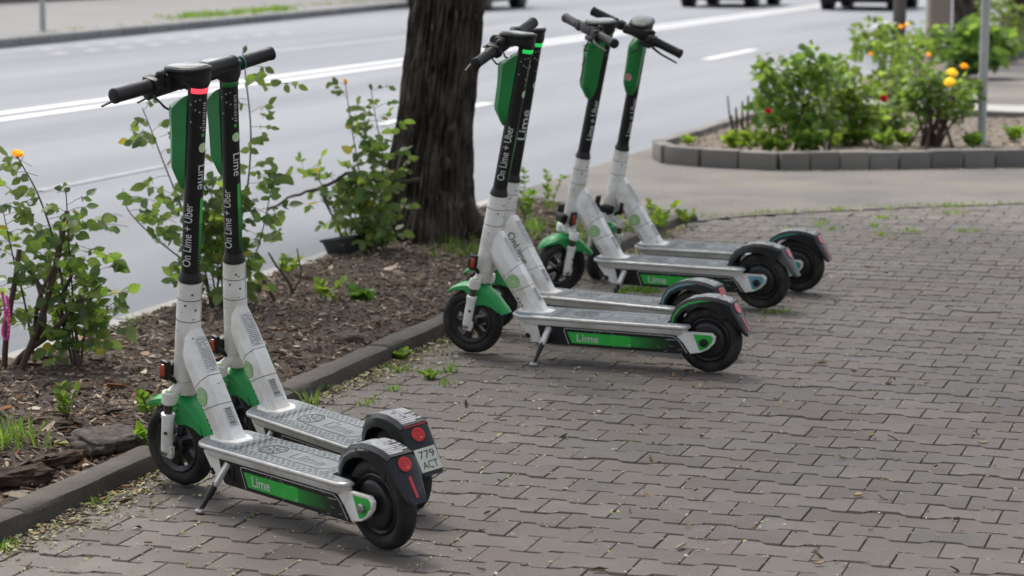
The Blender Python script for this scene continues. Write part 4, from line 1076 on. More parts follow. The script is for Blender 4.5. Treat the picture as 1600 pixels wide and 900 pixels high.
def rose_near(label, canes, Y, seed, leaf=.05, bare=(), flowers=(), maxleaf=295, yellow=.03, spacing=.052, clusters=()):
    """canes: pixel polylines at distance Y (first point on the ground); every leaflet is a part of its own"""
    base = at(canes[0][0][0][0], canes[0][0][0][1], Y); base.z = max(base.z, .02)
    root = tag(EMPTY('rose_bush', base), label, 'rose bush', 'rose bushes'); I = Matrix.Translation(-base); rn = random.Random(seed)
    spots = []
    for pts, r0, dens in canes:
        dy = rn.uniform(-.10, .10); P = []
        for i, (u, v) in enumerate(pts):
            f = i/max(1, len(pts)-1); P.append(at(u, v, Y+dy*f+rn.uniform(-.02, .02)))
        P[0].z = min(P[0].z, .03)
        C = catmull(P, 10); n = len(C)
        MB().tube(C, [r0*(1-.62*i/(n-1)) for i in range(n)], 6, 0, I).build('cane', M_cane if r0 > .0045 else M_gcane, root, ang=70)
        if dens:
            d = 0
            for i in range(1, n):
                d += (C[i]-C[i-1]).length
                if d > spacing/dens and i > n*.18:
                    d = 0; spots.append((C[i], (C[i]-C[i-1]).normalized(), 1.0 - .35*(i/n)))
    for pts, r0 in bare:
        P = [at(u, v, Y+rn.uniform(-.06, .06)) for u, v in pts]; P[0].z = min(P[0].z, .03); C = catmull(P, 4); n = len(C)
        MB().tube(C, [r0*(1-.25*i/(n-1)) for i in range(n)], 8, 0, I).build('cut_stem', M_cane, root, ang=70)
    for u, v, ru, rv, m in clusters:
        c = at(u, v, Y)
        for i in range(m):
            q = c+Vector((rn.gauss(0, .55)*ru, rn.gauss(0, .55)*ru, rn.gauss(0, .55)*rv)); q.z = max(q.z, .08)
            if rn.random() < .5: continue
            spots.append((q, Vector((0, 0, 1)), .9))
    cnt = 0; inner = MB(); inner.col = []; spots.sort(key=lambda k: k[0].y)
    for p, d, k in spots:
        side = Vector((rn.uniform(-1, 1), rn.uniform(-1, 1), rn.uniform(-.2, .8))); side = (side - d*side.dot(d)*.6).normalized()
        L = leaf*k*rn.uniform(.75, 1.25); pet = L*1.9; e = p+side*pet; nl = rn.choice((3, 5, 5))
        MB().tube([p, p.lerp(e, .5)+Vector((0, 0, .006)), e], .0011, 4, 0, I).build('leaf_stalk', M_gcane, root, ang=None)
        dark = rn.random() < .55
        for j in range(nl):
            if j == 0: q, dirv = e, side
            else:
                f = .45 if j > 2 else .8; sg = 1 if j % 2 else -1; q = p.lerp(e, f); lat = side.cross(Vector((0, 0, 1)));
                if lat.length < .1: lat = Vector((1, 0, 0))
                dirv = (lat.normalized()*sg + side*.5).normalized()
            up = Vector((rn.gauss(0, .6), rn.choice((-1, -1, 1))*rn.uniform(.3, 1.4), rn.uniform(-.1, .9))).normalized(); dirv = (dirv+Vector((0, 0, rn.uniform(-1.0, .55)))).normalized()
            yv = up.cross(dirv).normalized(); zv = dirv.cross(yv); s = L*(1 if j == 0 else .85)*rn.uniform(.85, 1.1)
            M = Matrix(((dirv.x*s, yv.x*s, zv.x*s, q.x-base.x), (dirv.y*s, yv.y*s, zv.y*s, q.y-base.y), (dirv.z*s, yv.z*s, zv.z*s, q.z-base.z), (0, 0, 0, 1)))
            if cnt < maxleaf: OB('leaf', ME_LEAF[2 if rn.random() < yellow else (1 if dark else 0)], root, M)
            else: inner.add(LV, LF, 0, M); k_ = rn.uniform(.6, 1.3); inner.col += [(k_, k_, k_)]*len(LV)
            cnt += 1
    if inner.f: tag(inner.build('inner_foliage', M_fol, root, ang=80, fix=False), kind='stuff')
    for u, v, r, mat, bud in flowers:
        p = at(u, v, Y); o = flower(root, p-base, r, mat, (rn.uniform(-.3, .3), rn.uniform(-.4, 0), 1), bud, 'rose_bud' if bud else 'flower')
    return root
rose_near('leafy rose bush with cut brown canes and an open yellow rose, left edge', [
    ([(125, 592), (108, 520), (90, 400), (62, 310), (28, 246)], .006, 1.5),
    ([(128, 594), (118, 520), (112, 440), (106, 350), (103, 296)], .005, 1.4),
    ([(125, 592), (132, 520), (145, 460), (165, 440)], .005, 2.6), ([(120, 594), (95, 500), (60, 440), (20, 400)], .005, 2.6),
    ([(120, 594), (110, 500), (90, 450), (75, 400)], .005, 2.6), ([(122, 594), (120, 520), (100, 440), (50, 350), (15, 320)], .0045, 2.0), ([(120, 594), (125, 540), (150, 500), (175, 480)], .004, 2.4), ([(60, 600), (40, 480), (20, 400), (5, 330)], .005, 2.0)],
    8.75, 5, .059, [([(10, 640), (40, 560), (70, 480), (90, 400), (105, 330)], .013), ([(5, 610), (30, 560), (80, 520), (130, 465)], .013), ([(5, 630), (10, 520), (25, 430), (30, 390)], .012), ([(125, 590), (120, 560), (95, 480), (112, 430)], .009), ([(0, 600), (40, 550), (70, 500), (55, 430)], .010), ([(20, 600), (50, 540), (60, 470), (85, 415)], .009)],
    [(27, 244, .026, M_yel, False), (103, 294, .013, M_bud, True)], 298, clusters=[(50, 400, .14, .15, 26), (118, 440, .13, .13, 26), (40, 480, .12, .12, 16), (150, 500, .08, .1, 10), (40, 310, .08, .1, 8), (105, 365, .05, .09, 7), (112, 540, .07, .08, 8), (160, 450, .05, .06, 6)])
rose_near('tall rose bush growing behind the two nearest scooters', [
    ([(335, 505), (345, 420), (380, 330), (392, 220), (384, 120), (379, 82)], .006, 1.5),
    ([(330, 505), (322, 430), (290, 340), (258, 260), (235, 200), (222, 168)], .005, 1.3),
    ([(335, 505), (320, 440), (290, 410), (240, 370), (205, 335), (193, 312)], .005, 1.5),
    ([(340, 505), (350, 420), (340, 350), (325, 280)], .005, 2.6), ([(340, 505), (330, 420), (300, 330), (270, 300)], .005, 2.4), ([(340, 505), (365, 430), (372, 370), (360, 300)], .005, 2.4),
    ([(345, 505), (380, 440), (405, 380), (425, 290), (430, 260)], .004, 1.4), ([(335, 505), (355, 440), (330, 380), (300, 300)], .004, 2.6), ([(345, 505), (345, 430), (320, 370), (310, 330)], .004, 2.6)],
    10.2, 15, .069, [([(332, 508), (330, 470), (318, 430)], .009), ([(345, 508), (352, 460), (348, 420)], .009)],
    [(382, 80, .014, M_bud, True), (193, 310, .013, M_yel, True)], 298, clusters=[(318, 345, .13, .17, 36), (325, 430, .08, .12, 16), (408, 330, .05, .14, 9), (405, 170, .06, .13, 8), (240, 210, .05, .10, 5), (212, 345, .05, .06, 5), (258, 320, .08, .1, 10), (345, 280, .08, .1, 12)])
rose_near('rose bush with two tall shoots growing against the thick trunk', [
    ([(572, 405), (575, 350), (560, 260), (548, 190), (540, 133)], .005, 1.6), ([(575, 405), (592, 330), (598, 250), (588, 190), (580, 142)], .005, 1.7),
    ([(560, 405), (535, 350), (510, 300), (488, 270), (465, 265)], .005, 1.8), ([(570, 405), (560, 350), (540, 310), (520, 280)], .005, 3.0),
    ([(572, 405), (580, 350), (585, 310), (600, 290)], .005, 3.0), ([(565, 405), (545, 360), (520, 330), (500, 310)], .004, 2.8), ([(570, 405), (565, 350), (560, 310), (555, 280)], .004, 3.0), ([(575, 405), (590, 370), (610, 330), (615, 250)], .004, 2.0)],
    12.2, 25, .068, [([(570, 410), (566, 380), (572, 350)], .010), ([(545, 408), (530, 360), (505, 310)], .007)],
    [(540, 130, .014, M_yel, True), (580, 138, .015, M_bud, True)], 298, .06, clusters=[(560, 300, .13, .11, 26), (592, 240, .06, .11, 10), (500, 280, .08, .07, 12), (553, 200, .05, .14, 9), (578, 360, .09, .10, 12), (610, 215, .03, .07, 4)])
# pink ribbon tied to the left canes
mb = MB(); C = catmull([at(3, 455, 8.7), at(8, 490, 8.68), at(4, 520, 8.68), at(12, 530, 8.67), at(14, 490, 8.68), at(10, 462, 8.7)], 6)
for a, b in zip(C, C[1:]): mb.add([a+Vector((-.005, 0, 0)), b+Vector((-.005, 0, 0)), b+Vector((.005, .003, 0)), a+Vector((.005, .003, 0))], [(0, 1, 2, 3)])
for q in list(mb.f): pass
o = mb.build('ribbon', M_pink, ang=60, fix=False); tag(o, 'pink ribbon hanging from the rose canes at the left edge', 'ribbon')
sm = o.modifiers.new('thick', 'SOLIDIFY'); sm.thickness = .001
# fallen branch caught in the rose by the trunk, bare twigs in the bed
def branch(name, label, cat, pts, Ys, r, sub=(), mat=M_twig, group=None):
    P = [at(u, v, y) for (u, v), y in zip(pts, Ys)]; C = catmull(P, 5); n = len(C); rn = random.Random(int(pts[0][0]))
    C = [c+Vector((rn.uniform(-1, 1), rn.uniform(-1, 1), rn.uniform(-1, 1)))*r*.35 for c in C]
    mb = MB().tube(C, [r*(1-.55*i/(n-1))*rn.uniform(.9, 1.12) for i in range(n)], 8)
    for pp, rr in sub:
        Q = catmull([at(u, v, y) for u, v, y in pp], 4); mb.tube(Q, [rr*(1-.5*i/(len(Q)-1)) for i in range(len(Q))], 6)
    return tag(mb.build(name, mat, ang=70), label, cat, group)
branch('dead_branch', 'bent dead branch hanging in the rose bush beside the trunk', 'branch', [(656, 281), (620, 284), (590, 283), (548, 270), (520, 285), (480, 300), (450, 310), (417, 329)], [12.2]*8, .0125, [([(560, 275, 12.2), (550, 262, 12.2), (545, 250, 12.2)], .006), ([(610, 284, 12.2), (600, 276, 12.2)], .006)])
branch('bare_twig', 'forked bare twig standing in the mulch right of the near scooters', 'twig', [(462, 470), (450, 440), (432, 415), (420, 395)], [10.6]*4, .008, [([(450, 440, 10.6), (440, 425, 10.55), (442, 405, 10.5)], .005), ([(458, 455, 10.6), (470, 430, 10.6), (464, 388, 10.6)], .005)], group='bare twigs')
branch('bare_twig', 'low bare twig leaning in the mulch close to the near stem', 'twig', [(430, 470), (415, 445), (402, 425), (396, 408)], [10.4]*4, .008, [([(420, 452, 10.4), (412, 430, 10.4)], .004)], group='bare twigs')
# plastic tray
A, B_ = gnd(503, 402, .02), gnd(566, 384, .02); dx = (B_-A); L = dx.length; ang = math.atan2(dx.y, dx.x)
mb = MB(); Wt = .18; H = .09
def rr_(k, z): return [(-k*.5*L, -k*Wt/2, z), (L*.5*k, -k*Wt/2, z), (L*.5*k, Wt/2*k, z), (-L*.5*k, Wt/2*k, z)]
mb.loft([rr_(.86, 0), rr_(1, H), rr_(1.06, H), rr_(1.06, H-.012), rr_(1.03, H-.012)], 0, True)
mb = MB().loft([rr_(.86, 0), rr_(.98, H-.014), rr_(1.05, H-.014), rr_(1.05, H), rr_(.96, H), rr_(.84, .006)], 0, True)
for i in range(9):
    x = -L*.42+L*.84*i/8; mb.box((x, -Wt/2*.955, H*.5), (.008, .012, H*.7))
tag(mb.build('plastic_tray', M_crate, None, Matrix.Translation((A+B_)/2+Vector((.085, .05, -.040))) @ Matrix.Rotation(ang, 4, 'Z') @ Matrix.Rotation(.18, 4, 'Y') @ Matrix.Rotation(-.2, 4, 'X')), 'black plastic plant tray at the foot of the rose by the trunk', 'tray')
# lumps of bark and rotten wood by the kerb
def lump(name, label, cat, u, v, size, rotz, mat, seed, zoff=.02, group=None, amp=.25):
    bm = bmesh.new(); bmesh.ops.create_icosphere(bm, subdivisions=4, radius=1)
    for vt in bm.verts:
        n = vt.co.normalized(); q = Vector([math.copysign(abs(c)**.65, c) for c in n])
        d = 1+amp*noise.noise(n*1.7+Vector((seed, 0, 0)))+amp*.5*noise.noise(n*5+Vector((seed, 3, 0)))+amp*.35*noise.noise(n*13+Vector((seed, 3, 0)))
        vt.co = Vector((q.x*size[0], q.y*size[1], q.z*size[2]))*d*.5
    me = bpy.data.meshes.new(name); bm.to_mesh(me); bm.free(); me.materials.append(mat)
    me.polygons.foreach_set('use_smooth', [True]*len(me.polygons)); p = gnd(u, v, .04)
    return tag(OB(name, me, None, Matrix.Translation(p+Vector((0, 0, zoff))) @ Matrix.Rotation(rotz, 4, 'Z') @ Matrix.Rotation(random.Random(seed).uniform(-.2, .2), 4, 'X')), label, cat, group)
lump('bark_slab', 'rounded grey slab of bark lying just behind the kerb', 'bark', 168, 698, (.23, .15, .055), R(50), M_bark2, 2.2, .02)
lump('rotten_log', 'dark rotten log piece in the near corner of the bed', 'wood', 24, 752, (.20, .09, .05), R(35), M_rot, 5.1, .012, 'rotten wood pieces', .55)
lump('rotten_log', 'reddish crumbling wood piece between the log and the bark slab', 'wood', 95, 722, (.17, .06, .035), R(60), M_rot, 7.7, .008, 'rotten wood pieces', .6)
lump('stone', 'pale flat stone in the mulch behind the second scooter', 'stone', 545, 535, (.12, .09, .05), R(20), M_bark2, 9.3, .01)
tag(MB().loft([[(x*.07*k, y*.03*k, z) for x, y in ((-1, 0), (-.4, -.8), (.5, -.7), (1, .1), (.4, .9), (-.6, .7))] for k, z in ((1, 0), (.97, .004), (.8, .006))]).build('dead_leaf', M_leafy, None, Matrix.Translation(gnd(124, 691, .055)) @ Matrix.Rotation(.4, 4, 'Z')), 'yellow fallen leaf on the soil beside the bark slab', 'leaf')

# ------------------------------------------------------------------ grass and weeds
def blades(mb, p, n, h, spread, rn, tint, wd=.004):
    for i in range(n):
        a = rn.uniform(0, 6.28); r = spread*rn.random()**.7; b = p+Vector((math.cos(a)*r, math.sin(a)*r, 0)); H = h*rn.uniform(.5, 1.15); ln = Vector((rn.gauss(0, .35), rn.gauss(0, .35), 1)).normalized()
        t = b+ln*H+Vector((math.cos(a), math.sin(a), -.25))*H*.25; m = b+ln*H*.55; s = Vector((-math.sin(a+.7), math.cos(a+.7), 0))*wd
        mb.add([b-s, b+s, m+s*.8, m-s*.8, t], [(0, 1, 2, 3), (3, 2, 4)]); k = rn.uniform(.6, 1.15); mb.col += [(tint[0]*k, tint[1]*k, tint[2]*k)]*5
gm = MB(); gm.col = []; rg = random.Random(31)
def tuft(u, v, n, h, sp, z=0.0, tint=(1, 1, 1), wd=.004): blades(gm, gnd(u, v, z), n, h, sp, rg, tint, wd)
for a in ((25, 690, 34, .12, .09, .04), (5, 700, 26, .11, .07, .04), (60, 700, 10, .08, .06, .04), (486, 638, 22, .09, .03, 0), (498, 612, 16, .05, .05, 0), (540, 590, 30, .03, .06, 0), (590, 575, 30, .03, .06, 0), (625, 580, 30, .035, .05, 0),
          (705, 582, 18, .05, .03, 0), (5, 858, 40, .03, .05, 0), (575, 632, 14, .03, .05, 0), (615, 610, 14, .03, .04, 0), (700, 600, 14, .03, .05, 0), (215, 508, 12, .06, .05, .03), (335, 700, 8, .05, .03, .04), (155, 790, 10, .05, .03, 0)): tuft(*a)
for k in range(26):
    tuft(rg.uniform(680, 765), rg.uniform(378, 402), 5, .08, .05, .03, (.6, .65, .5))
for k in range(34):
    u = rg.uniform(810, 1000); tuft(u, rg.uniform(352, 378), 9, .10, .06, .02, (.85, 1, .7))
for k in range(46):
    f = rg.random(); u = 1070+530*f; tuft(u+rg.uniform(-8, 8), 345-26*f**.55+rg.uniform(-2, 3), rg.randint(3, 12), .035, .05, 0, (1.1, 1.05, .8), .003)
for u, v in ((1290, 350), (1368, 353), (1420, 362), (1385, 367), (1512, 362), (1300, 358), (1217, 488), (1380, 340), (1130, 385), (1490, 333), (1240, 360), (985, 452), (1010, 446)):
    for q in range(3): tuft(u+rg.uniform(-10, 10), v+rg.uniform(-2, 2), 9, .03, .06, 0, (1.05, 1.1, .8), .004)
for k in range(150):                                              # verge across the road
    f = rg.random(); s = 40.3+6.5*f+rg.gauss(0, .3); t = far_t(s)-.75+rg.gauss(0, .22); blades(gm, ST(s, t, .125), 7, .13, .14, rg, (1.1, 1.15, .8), .008)
for k in range(60):
    blades(gm, ST(rg.uniform(55, 60), rg.uniform(-21.6, -19.8), .125), 8, .14, .2, rg, (1.1, 1.15, .8), .009)
for k in range(30):
    blades(gm, ST(rg.uniform(49, 53), -20.3+rg.gauss(0, .15), .125), 5, .07, .2, rg, (1.2, 1.1, .8), .009)
for k in range(26): s = rg.uniform(33, 39); blades(gm, ST(s, far_t(s)-.45+rg.gauss(0, .1), .125), 4, .05, .08, rg, (1.1, 1.1, .8), .006)
for k in range(40):                                               # moss under the far scooters
    tuft(rg.uniform(975, 1030), rg.uniform(450, 458), 10, .012, .05, 0, (.8, 1, .5), .004)
tag(gm.build('grass', M_weed, ang=None, fix=False), kind='stuff')
def weed(label, p, h, n, leaf, seed, upright=.8, tint=(1, 1, 1), group='weeds'):
    rn = random.Random(seed); root = tag(EMPTY('weed_plant', p), label, 'weed', group); st = MB(); lv = MB(); lv.col = []
    for i in range(n):
        a = 2*math.pi*i/n+rn.uniform(-.4, .4); d = Vector((math.cos(a)*(1-upright), math.sin(a)*(1-upright), rn.uniform(.5, 1))).normalized(); e = d*h*rn.uniform(.6, 1.1); C = catmull([(0, 0, -.01), e*.5+Vector((0, 0, h*.06)), e], 4)
        st.tube(C, .0022, 5)
        for k in range(2, len(C)):
            for sg in (-1, 1, 0) if k == len(C)-1 else (-1, 1):
                dirv = (Vector((-math.sin(a), math.cos(a), 0))*sg*.9+d*.5+Vector((rn.gauss(0, .25), rn.gauss(0, .25), rn.gauss(0, .25)))).normalized(); up = Vector((rn.gauss(0, .5), rn.gauss(0, .8), .7)); yv = up.cross(dirv).normalized(); zv = dirv.cross(yv); s = leaf*rn.uniform(.6, 1.15); q = C[k]
                M = Matrix(((dirv.x*s, yv.x*s, zv.x*s, q.x), (dirv.y*s, yv.y*s, zv.y*s, q.y), (dirv.z*s, yv.z*s, zv.z*s, q.z), (0, 0, 0, 1)))
                lv.add(LV, LF, 0, M); k_ = rn.uniform(.65, 1.15); lv.col += [(tint[0]*k_, tint[1]*k_, tint[2]*k_)]*len(LV)
    st.build('stem', M_gcane, root, ang=70); lv.build('foliage', M_weed, root, ang=80, fix=False); return root
for i, (u, v, h, n, lf, up, lab, z, ti) in enumerate((
    (512, 470, .11, 3, .045, .5, 'bright green weed alone in the mulch between twigs and trunk', .05, (1.2, 1.1, .8)),
    (565, 468, .05, 3, .06, .2, 'broad leaved weed flat on the mulch right of the bright weed', .05, (.7, .9, .7)),
    (450, 428, .09, 3, .045, .6, 'small yellow green weed behind the bare twigs by the road', .04, (1.3, 1.2, .7)),
    (104, 655, .12, 3, .035, .7, 'thin seedling in the soil below the left rose bush', .05, (.9, .9, .7)),
    (232, 650, .08, 3, .035, .6, 'weed behind the kerb beside the nearest front wheel', .05, (.8, .9, .6)),
    (232, 695, .06, 2, .045, .5, 'leafy weed squeezed between bark slab and nearest front wheel', .05, (.9, 1.1, .5)),
    (600, 395, .22, 4, .04, .75, 'slender weed at the left foot of the thick trunk', .03, (.8, .9, .7)),
    (820, 345, .26, 4, .045, .75, 'tall weed left of the far scooters beside the thick trunk', .03, (.8, .9, .7)),
    (858, 335, .24, 3, .038, .8, 'pale tall weed behind the far scooters against the driveway', .03, (1.1, 1.1, .8)),
    (1028, 362, .16, 5, .050, .45, 'lush yellow green weed at the kerb end behind the farthest scooter', .02, (1.25, 1.15, .7)),
    (1072, 350, .10, 3, .045, .5, 'smaller weed at the start of the driveway edge', .01, (1.2, 1.1, .7)),
    (1000, 372, .14, 5, .05, .4, 'low weed beside the stem of the farthest scooter', .02, (1.1, 1.1, .7)),
    (625, 562, .04, 5, .03, .2, 'tiny rosette weed in the paver joint along the kerb', 0, (1.1, 1.1, .7)),
    (672, 592, .035, 4, .025, .2, 'tiny seedling between pavers in front of the middle scooters', 0, (1.1, 1.1, .7)))):
    weed(lab, gnd(u, v, z), h, n, lf, 50+i, up, ti)
#@@PART4
# ------------------------------------------------------------------ planter across the driveway
PLN = [(17.42, -4.36), (17.02, -4.19), (16.87, -3.90), (16.80, -3.34), (17.19, -2.57), (17.67, -1.73), (18.62, .0), (19.6, 1.8)]
PLB = [(21.9, 1.8), (21.55, -2.1), (21.75, -3.4), (21.9, -4.36)]
pk = tag(EMPTY('planter_kerb', ST(18, -3)), kind='structure'); KI = Matrix.Translation(-ST(18, -3)); rk2 = random.Random(14)
def kerb_run(P, parent, I, mat, piece=.235, wd=.11, h=.135, closed=False):
    pts = [Vector(ST(*p)) for p in P]; me = {}
    for a, b in zip(pts, pts[1:]):
        L = (b-a).length; n = max(1, round(L/piece)); d = (b-a).normalized()
        for i in range(n):
            l = L/n; key = round(l, 2)
            if key not in me: me[key] = MB().rbox((0, 0, h/2-.03), (l-.008, wd, h+.06), .010, seg=2).mesh('kerb_stone', mat)
            c = a+d*(l*(i+.5)); OB('kerb_stone', me[key], parent, I @ Matrix.Translation((c.x, c.y, rk2.uniform(-.006, .004))) @ Matrix.Rotation(math.atan2(d.y, d.x)+rk2.gauss(0, .014), 4, 'Z') @ Matrix.Rotation(rk2.gauss(0, .012), 4, 'X'))
kerb_run(PLN, pk, KI, M_pkerb); kerb_run([PLN[-1]] + PLB + [PLN[0]], pk, KI, M_pkerb, .5)
poly = [Vector(p) for p in PLN+PLB]
def in_poly(s, t, pl):
    c = False; n = len(pl)
    for i in range(n):
        a, b = pl[i], pl[(i+1) % n]
        if (a[1] > t) != (b[1] > t) and s < (b[0]-a[0])*(t-a[1])/(b[1]-a[1])+a[0]: c = not c
    return c
def pz(s, t): return .085+noise.noise(Vector((s*3, t*3, 5)))*.025+noise.noise(Vector((s*9, t*9, 5)))*.012
M_soil2 = MAT('planter_soil', (.16, .13, .10), (.10, .08, .062), 9, 1.0, bump=1.0, bscale=45, speck=(.26, .22, .17), speck_scale=40, speck_amt=.6)
soil_patch('planter_soil', lambda s, t: in_poly(s, t, poly), 16.7, 22, -4.5, 1.9, .08, pz, M_soil2)
def sampP(rn):
    while True:
        s, t = rn.uniform(16.8, 21.9), rn.uniform(-4.4, .4)
        if in_poly(s, t, poly): return s, t
chips('planter_mulch', 1400, sampP, pz, 44, [(.26, .20, .15), (.18, .14, .10), (.34, .28, .21), (.12, .09, .07)], (.02, .07))
BED2 = [(24.80, -4.5), (24.85, -3.81), (29.3, -3.66), (34.8, -3.50), (48, -3.3), (48, -4.5)]
k2 = tag(EMPTY('second_bed_kerb', ST(30, -4)), kind='structure'); kerb_run(BED2[:5], k2, Matrix.Translation(-ST(30, -4)), M_pkerb, .5)
poly2 = [Vector(p) for p in BED2]
soil_patch('second_bed_soil', lambda s, t: in_poly(s, t, poly2), 24.7, 48, -4.6, -3.2, .12, lambda s, t: pz(s, t)-.01, M_soil2)
# asphalt footpath patch between the beds
sheet('footpath_patch', [ST(22.3, -4.3), ST(22.2, -2.0), ST(24.2, -1.9), ST(24.4, -4.3)], M_kerb_light, .0105)

def bush(name, label, base, blobs, n, leaf, seed, tint, stems=9, flowers=(), group='planter rose bushes', cat='rose bush', lowz=.05, stemr=.008):
    """blobs: (u, v, Y, ru, rv) ellipses of foliage in the place, radii in metres"""
    rn = random.Random(seed); root = tag(EMPTY(name, base), label, cat, group); lv = MB(); lv.col = []; st = MB(); I = Matrix.Translation(-Vector(base))
    tot = sum(b[3]*b[4] for b in blobs)
    for (u, v, Y, ru, rv) in blobs:
        c = at(u, v, Y); m = int(n*ru*rv/tot)
        for i in range(m):
            while True:
                p = Vector((rn.uniform(-1, 1), rn.uniform(-1, 1), rn.uniform(-1, 1)))
                if p.length < 1 and noise.noise(p*2.3+Vector((u*.1, 0, seed))) > -.12: break
            q = c+Vector((p.x*ru, p.y*ru, p.z*rv)); s = leaf*rn.uniform(.6, 1.25)
            if q.z < lowz: continue
            dirv = Vector((p.x+rn.gauss(0, .6), p.y+rn.gauss(0, .6), p.z*.3+rn.gauss(-.1, .5))).normalized(); up = Vector((rn.gauss(0, .6), rn.gauss(0, .8), rn.uniform(.1, 1))); yv = up.cross(dirv).normalized(); zv = dirv.cross(yv)
            M = Matrix(((dirv.x*s, yv.x*s, zv.x*s, q.x-base[0]), (dirv.y*s, yv.y*s, zv.y*s, q.y-base[1]), (dirv.z*s, yv.z*s, zv.z*s, q.z-base[2]), (0, 0, 0, 1)))
            lv.add(LV, LF, 0, M); k = rn.uniform(.55, 1.35); y = rn.random() < .2
            lv.col += [(tint[0]*k*(1.45 if y else 1), tint[1]*k*(1.4 if y else 1), tint[2]*k)]*len(LV)
        for i in range(max(1, int(stems*ru*rv/tot+.5))):
            e = c+Vector((rn.uniform(-.6, .6)*ru, rn.uniform(-.6, .6)*ru, rn.uniform(-.2, .9)*rv)); b = Vector(base)+Vector((rn.gauss(0, .07), rn.gauss(0, .07), -.03))
            C = catmull([b, b.lerp(e, .45)+Vector((rn.gauss(0, .04), rn.gauss(0, .04), .08)), e], 5); st.tube(C, [stemr*(1-.6*k/(len(C)-1)) for k in range(len(C))], 6, 0, I)
    if lv.f: lv.build('foliage', M_fol, root, ang=80, fix=False)
    st.build('stems', M_cane, root, ang=70)
    for u, v, Y, r, mat, bud in flowers: flower(root, at(u, v, Y)-Vector(base), r, mat, (rn.uniform(-.4, .4), -.6, .7), bud, 'rose_bud' if bud else 'flower')
    return root
def twigs(label, base, tips, Y, seed):
    rn = random.Random(seed); root = tag(EMPTY('pruned_rose', base), label, 'rose bush'); I = Matrix.Translation(-Vector(base))
    for u, v, r in tips:
        e = at(u, v, Y+rn.uniform(-.1, .1)); b = Vector(base)+Vector((rn.gauss(0, .04), rn.gauss(0, .04), -.02)); C = catmull([b, b.lerp(e, .5)+Vector((rn.gauss(0, .015), 0, 0)), e], 4)
        MB().tube(C, [r*(1-.35*k/(len(C)-1)) for k in range(len(C))], 6, 0, I).build('cut_stem', M_cane, root, ang=70)
    return root
b0 = gnd(1160, 222, .1)
twigs('pruned rose with bare brown stems at the pointed end of the planter', b0, [(1137, 150, .009), (1150, 168, .012), (1143, 180, .01), (1160, 158, .011), (1169, 150, .012), (1176, 190, .009), (1158, 185, .013), (1146, 195, .01), (1180, 200, .007)], b0.y, 3)
T1 = (.95, 1.0, .9)
b = gnd(1265, 236, .1); Y = b.y
bush('rose_bush', 'big dense rose bush with one small red bloom, middle of the planter', b, [(1225, 120, Y, .17, .16), (1262, 105, Y+.2, .13, .12), (1210, 160, Y, .17, .16), (1250, 160, Y+.1, .22, .2), (1290, 115, Y+.2, .14, .12), (1220, 200, Y, .17, .1), (1265, 200, Y, .2, .12), (1195, 110, Y+.1, .07, .12), (1266, 78, Y+.1, .04, .09)], 900, .075, 61, (1.0, 1.12, .85), 20, [(1200, 175, Y-.4, .028, M_red, False), (1185, 95, Y, .014, M_bud, True), (1267, 66, Y, .014, M_bud, True)])
b = gnd(1325, 222, .1); Y = b.y
bush('rose_bush', 'rose bush right of the biggest one, yellow green leaf tips and no bloom', b, [(1310, 130, Y, .17, .16), (1335, 155, Y, .2, .16), (1305, 180, Y, .18, .16), (1345, 185, Y, .16, .14), (1320, 205, Y, .2, .08), (1310, 98, Y+.3, .10, .08)], 600, .075, 62, (1.15, 1.2, .8), 16)
b = gnd(1392, 215, .1); Y = b.y
bush('rose_bush', 'loose rose bush with a bright red bloom in the planter', b, [(1390, 175, Y, .15, .13), (1375, 195, Y, .12, .1), (1405, 190, Y, .12, .10), (1415, 130, Y+.3, .14, .12), (1395, 120, Y+.5, .12, .12)], 360, .07, 63, (1.1, 1.12, .95), 14, [(1378, 155, Y-.45, .042, M_red, False)])
b = gnd(1462, 228, .1); Y = b.y
bush('rose_bush', 'rose bush with big lemon yellow blooms beside the thin pole', b, [(1445, 130, Y, .15, .14), (1480, 150, Y, .17, .12), (1430, 150, Y, .11, .12), (1505, 145, Y+.2, .12, .14), (1460, 175, Y, .10, .06), (1500, 175, Y, .12, .06)], 500, .07, 64, (1.0, 1.1, .95), 18, [(1487, 116, Y-.1, .045, M_lem, False), (1484, 131, Y-.2, .048, M_lem, False), (1506, 105, Y, .030, M_yel, False)], stemr=.013)
b = gnd(1405, 150, .1); Y = b.y
bush('rose_bush', 'rose bush with small yellow blooms round the brown post behind the planter', b, [(1365, 60, Y+.5, .22, .2), (1350, 75, Y, .14, .12), (1395, 85, Y, .22, .2), (1430, 90, Y+.5, .2, .22), (1385, 125, Y, .16, .14), (1440, 60, Y+1, .16, .16), (1340, 52, Y, .06, .08), (1380, 45, Y+.5, .10, .08)], 650, .085, 65, (1.15, 1.2, .85), 16, [(1360, 85, Y-.3, .022, M_yel, False), (1407, 43, Y-.2, .028, M_yel, False), (1418, 39, Y-.2, .026, M_lem, False), (1450, 86, Y-.2, .026, M_yel, False)])
b = gnd(1515, 112, .08); Y = b.y
bush('leafy_plant', 'broad leaved green plant between the concrete post and the thin pole', b, [(1500, 65, Y, .24, .22), (1530, 60, Y, .22, .24), (1495, 88, Y-.2, .2, .14), (1535, 85, Y-.2, .24, .16), (1560, 75, Y, .16, .2)], 420, .17, 66, (1.0, 1.15, 1.0), 12, (), 'second bed plants', 'plant')
b = gnd(1572, 92, .08); Y = b.y
bush('leafy_plant', 'pale twiggy shrub right of the thin pole in the second bed', b, [(1565, 30, Y+2, .3, .3), (1590, 45, Y+2, .25, .3), (1575, 65, Y, .2, .18), (1550, 15, Y+3, .25, .2)], 420, .10, 67, (1.2, 1.15, 1.0), 10, (), 'second bed plants', 'plant')
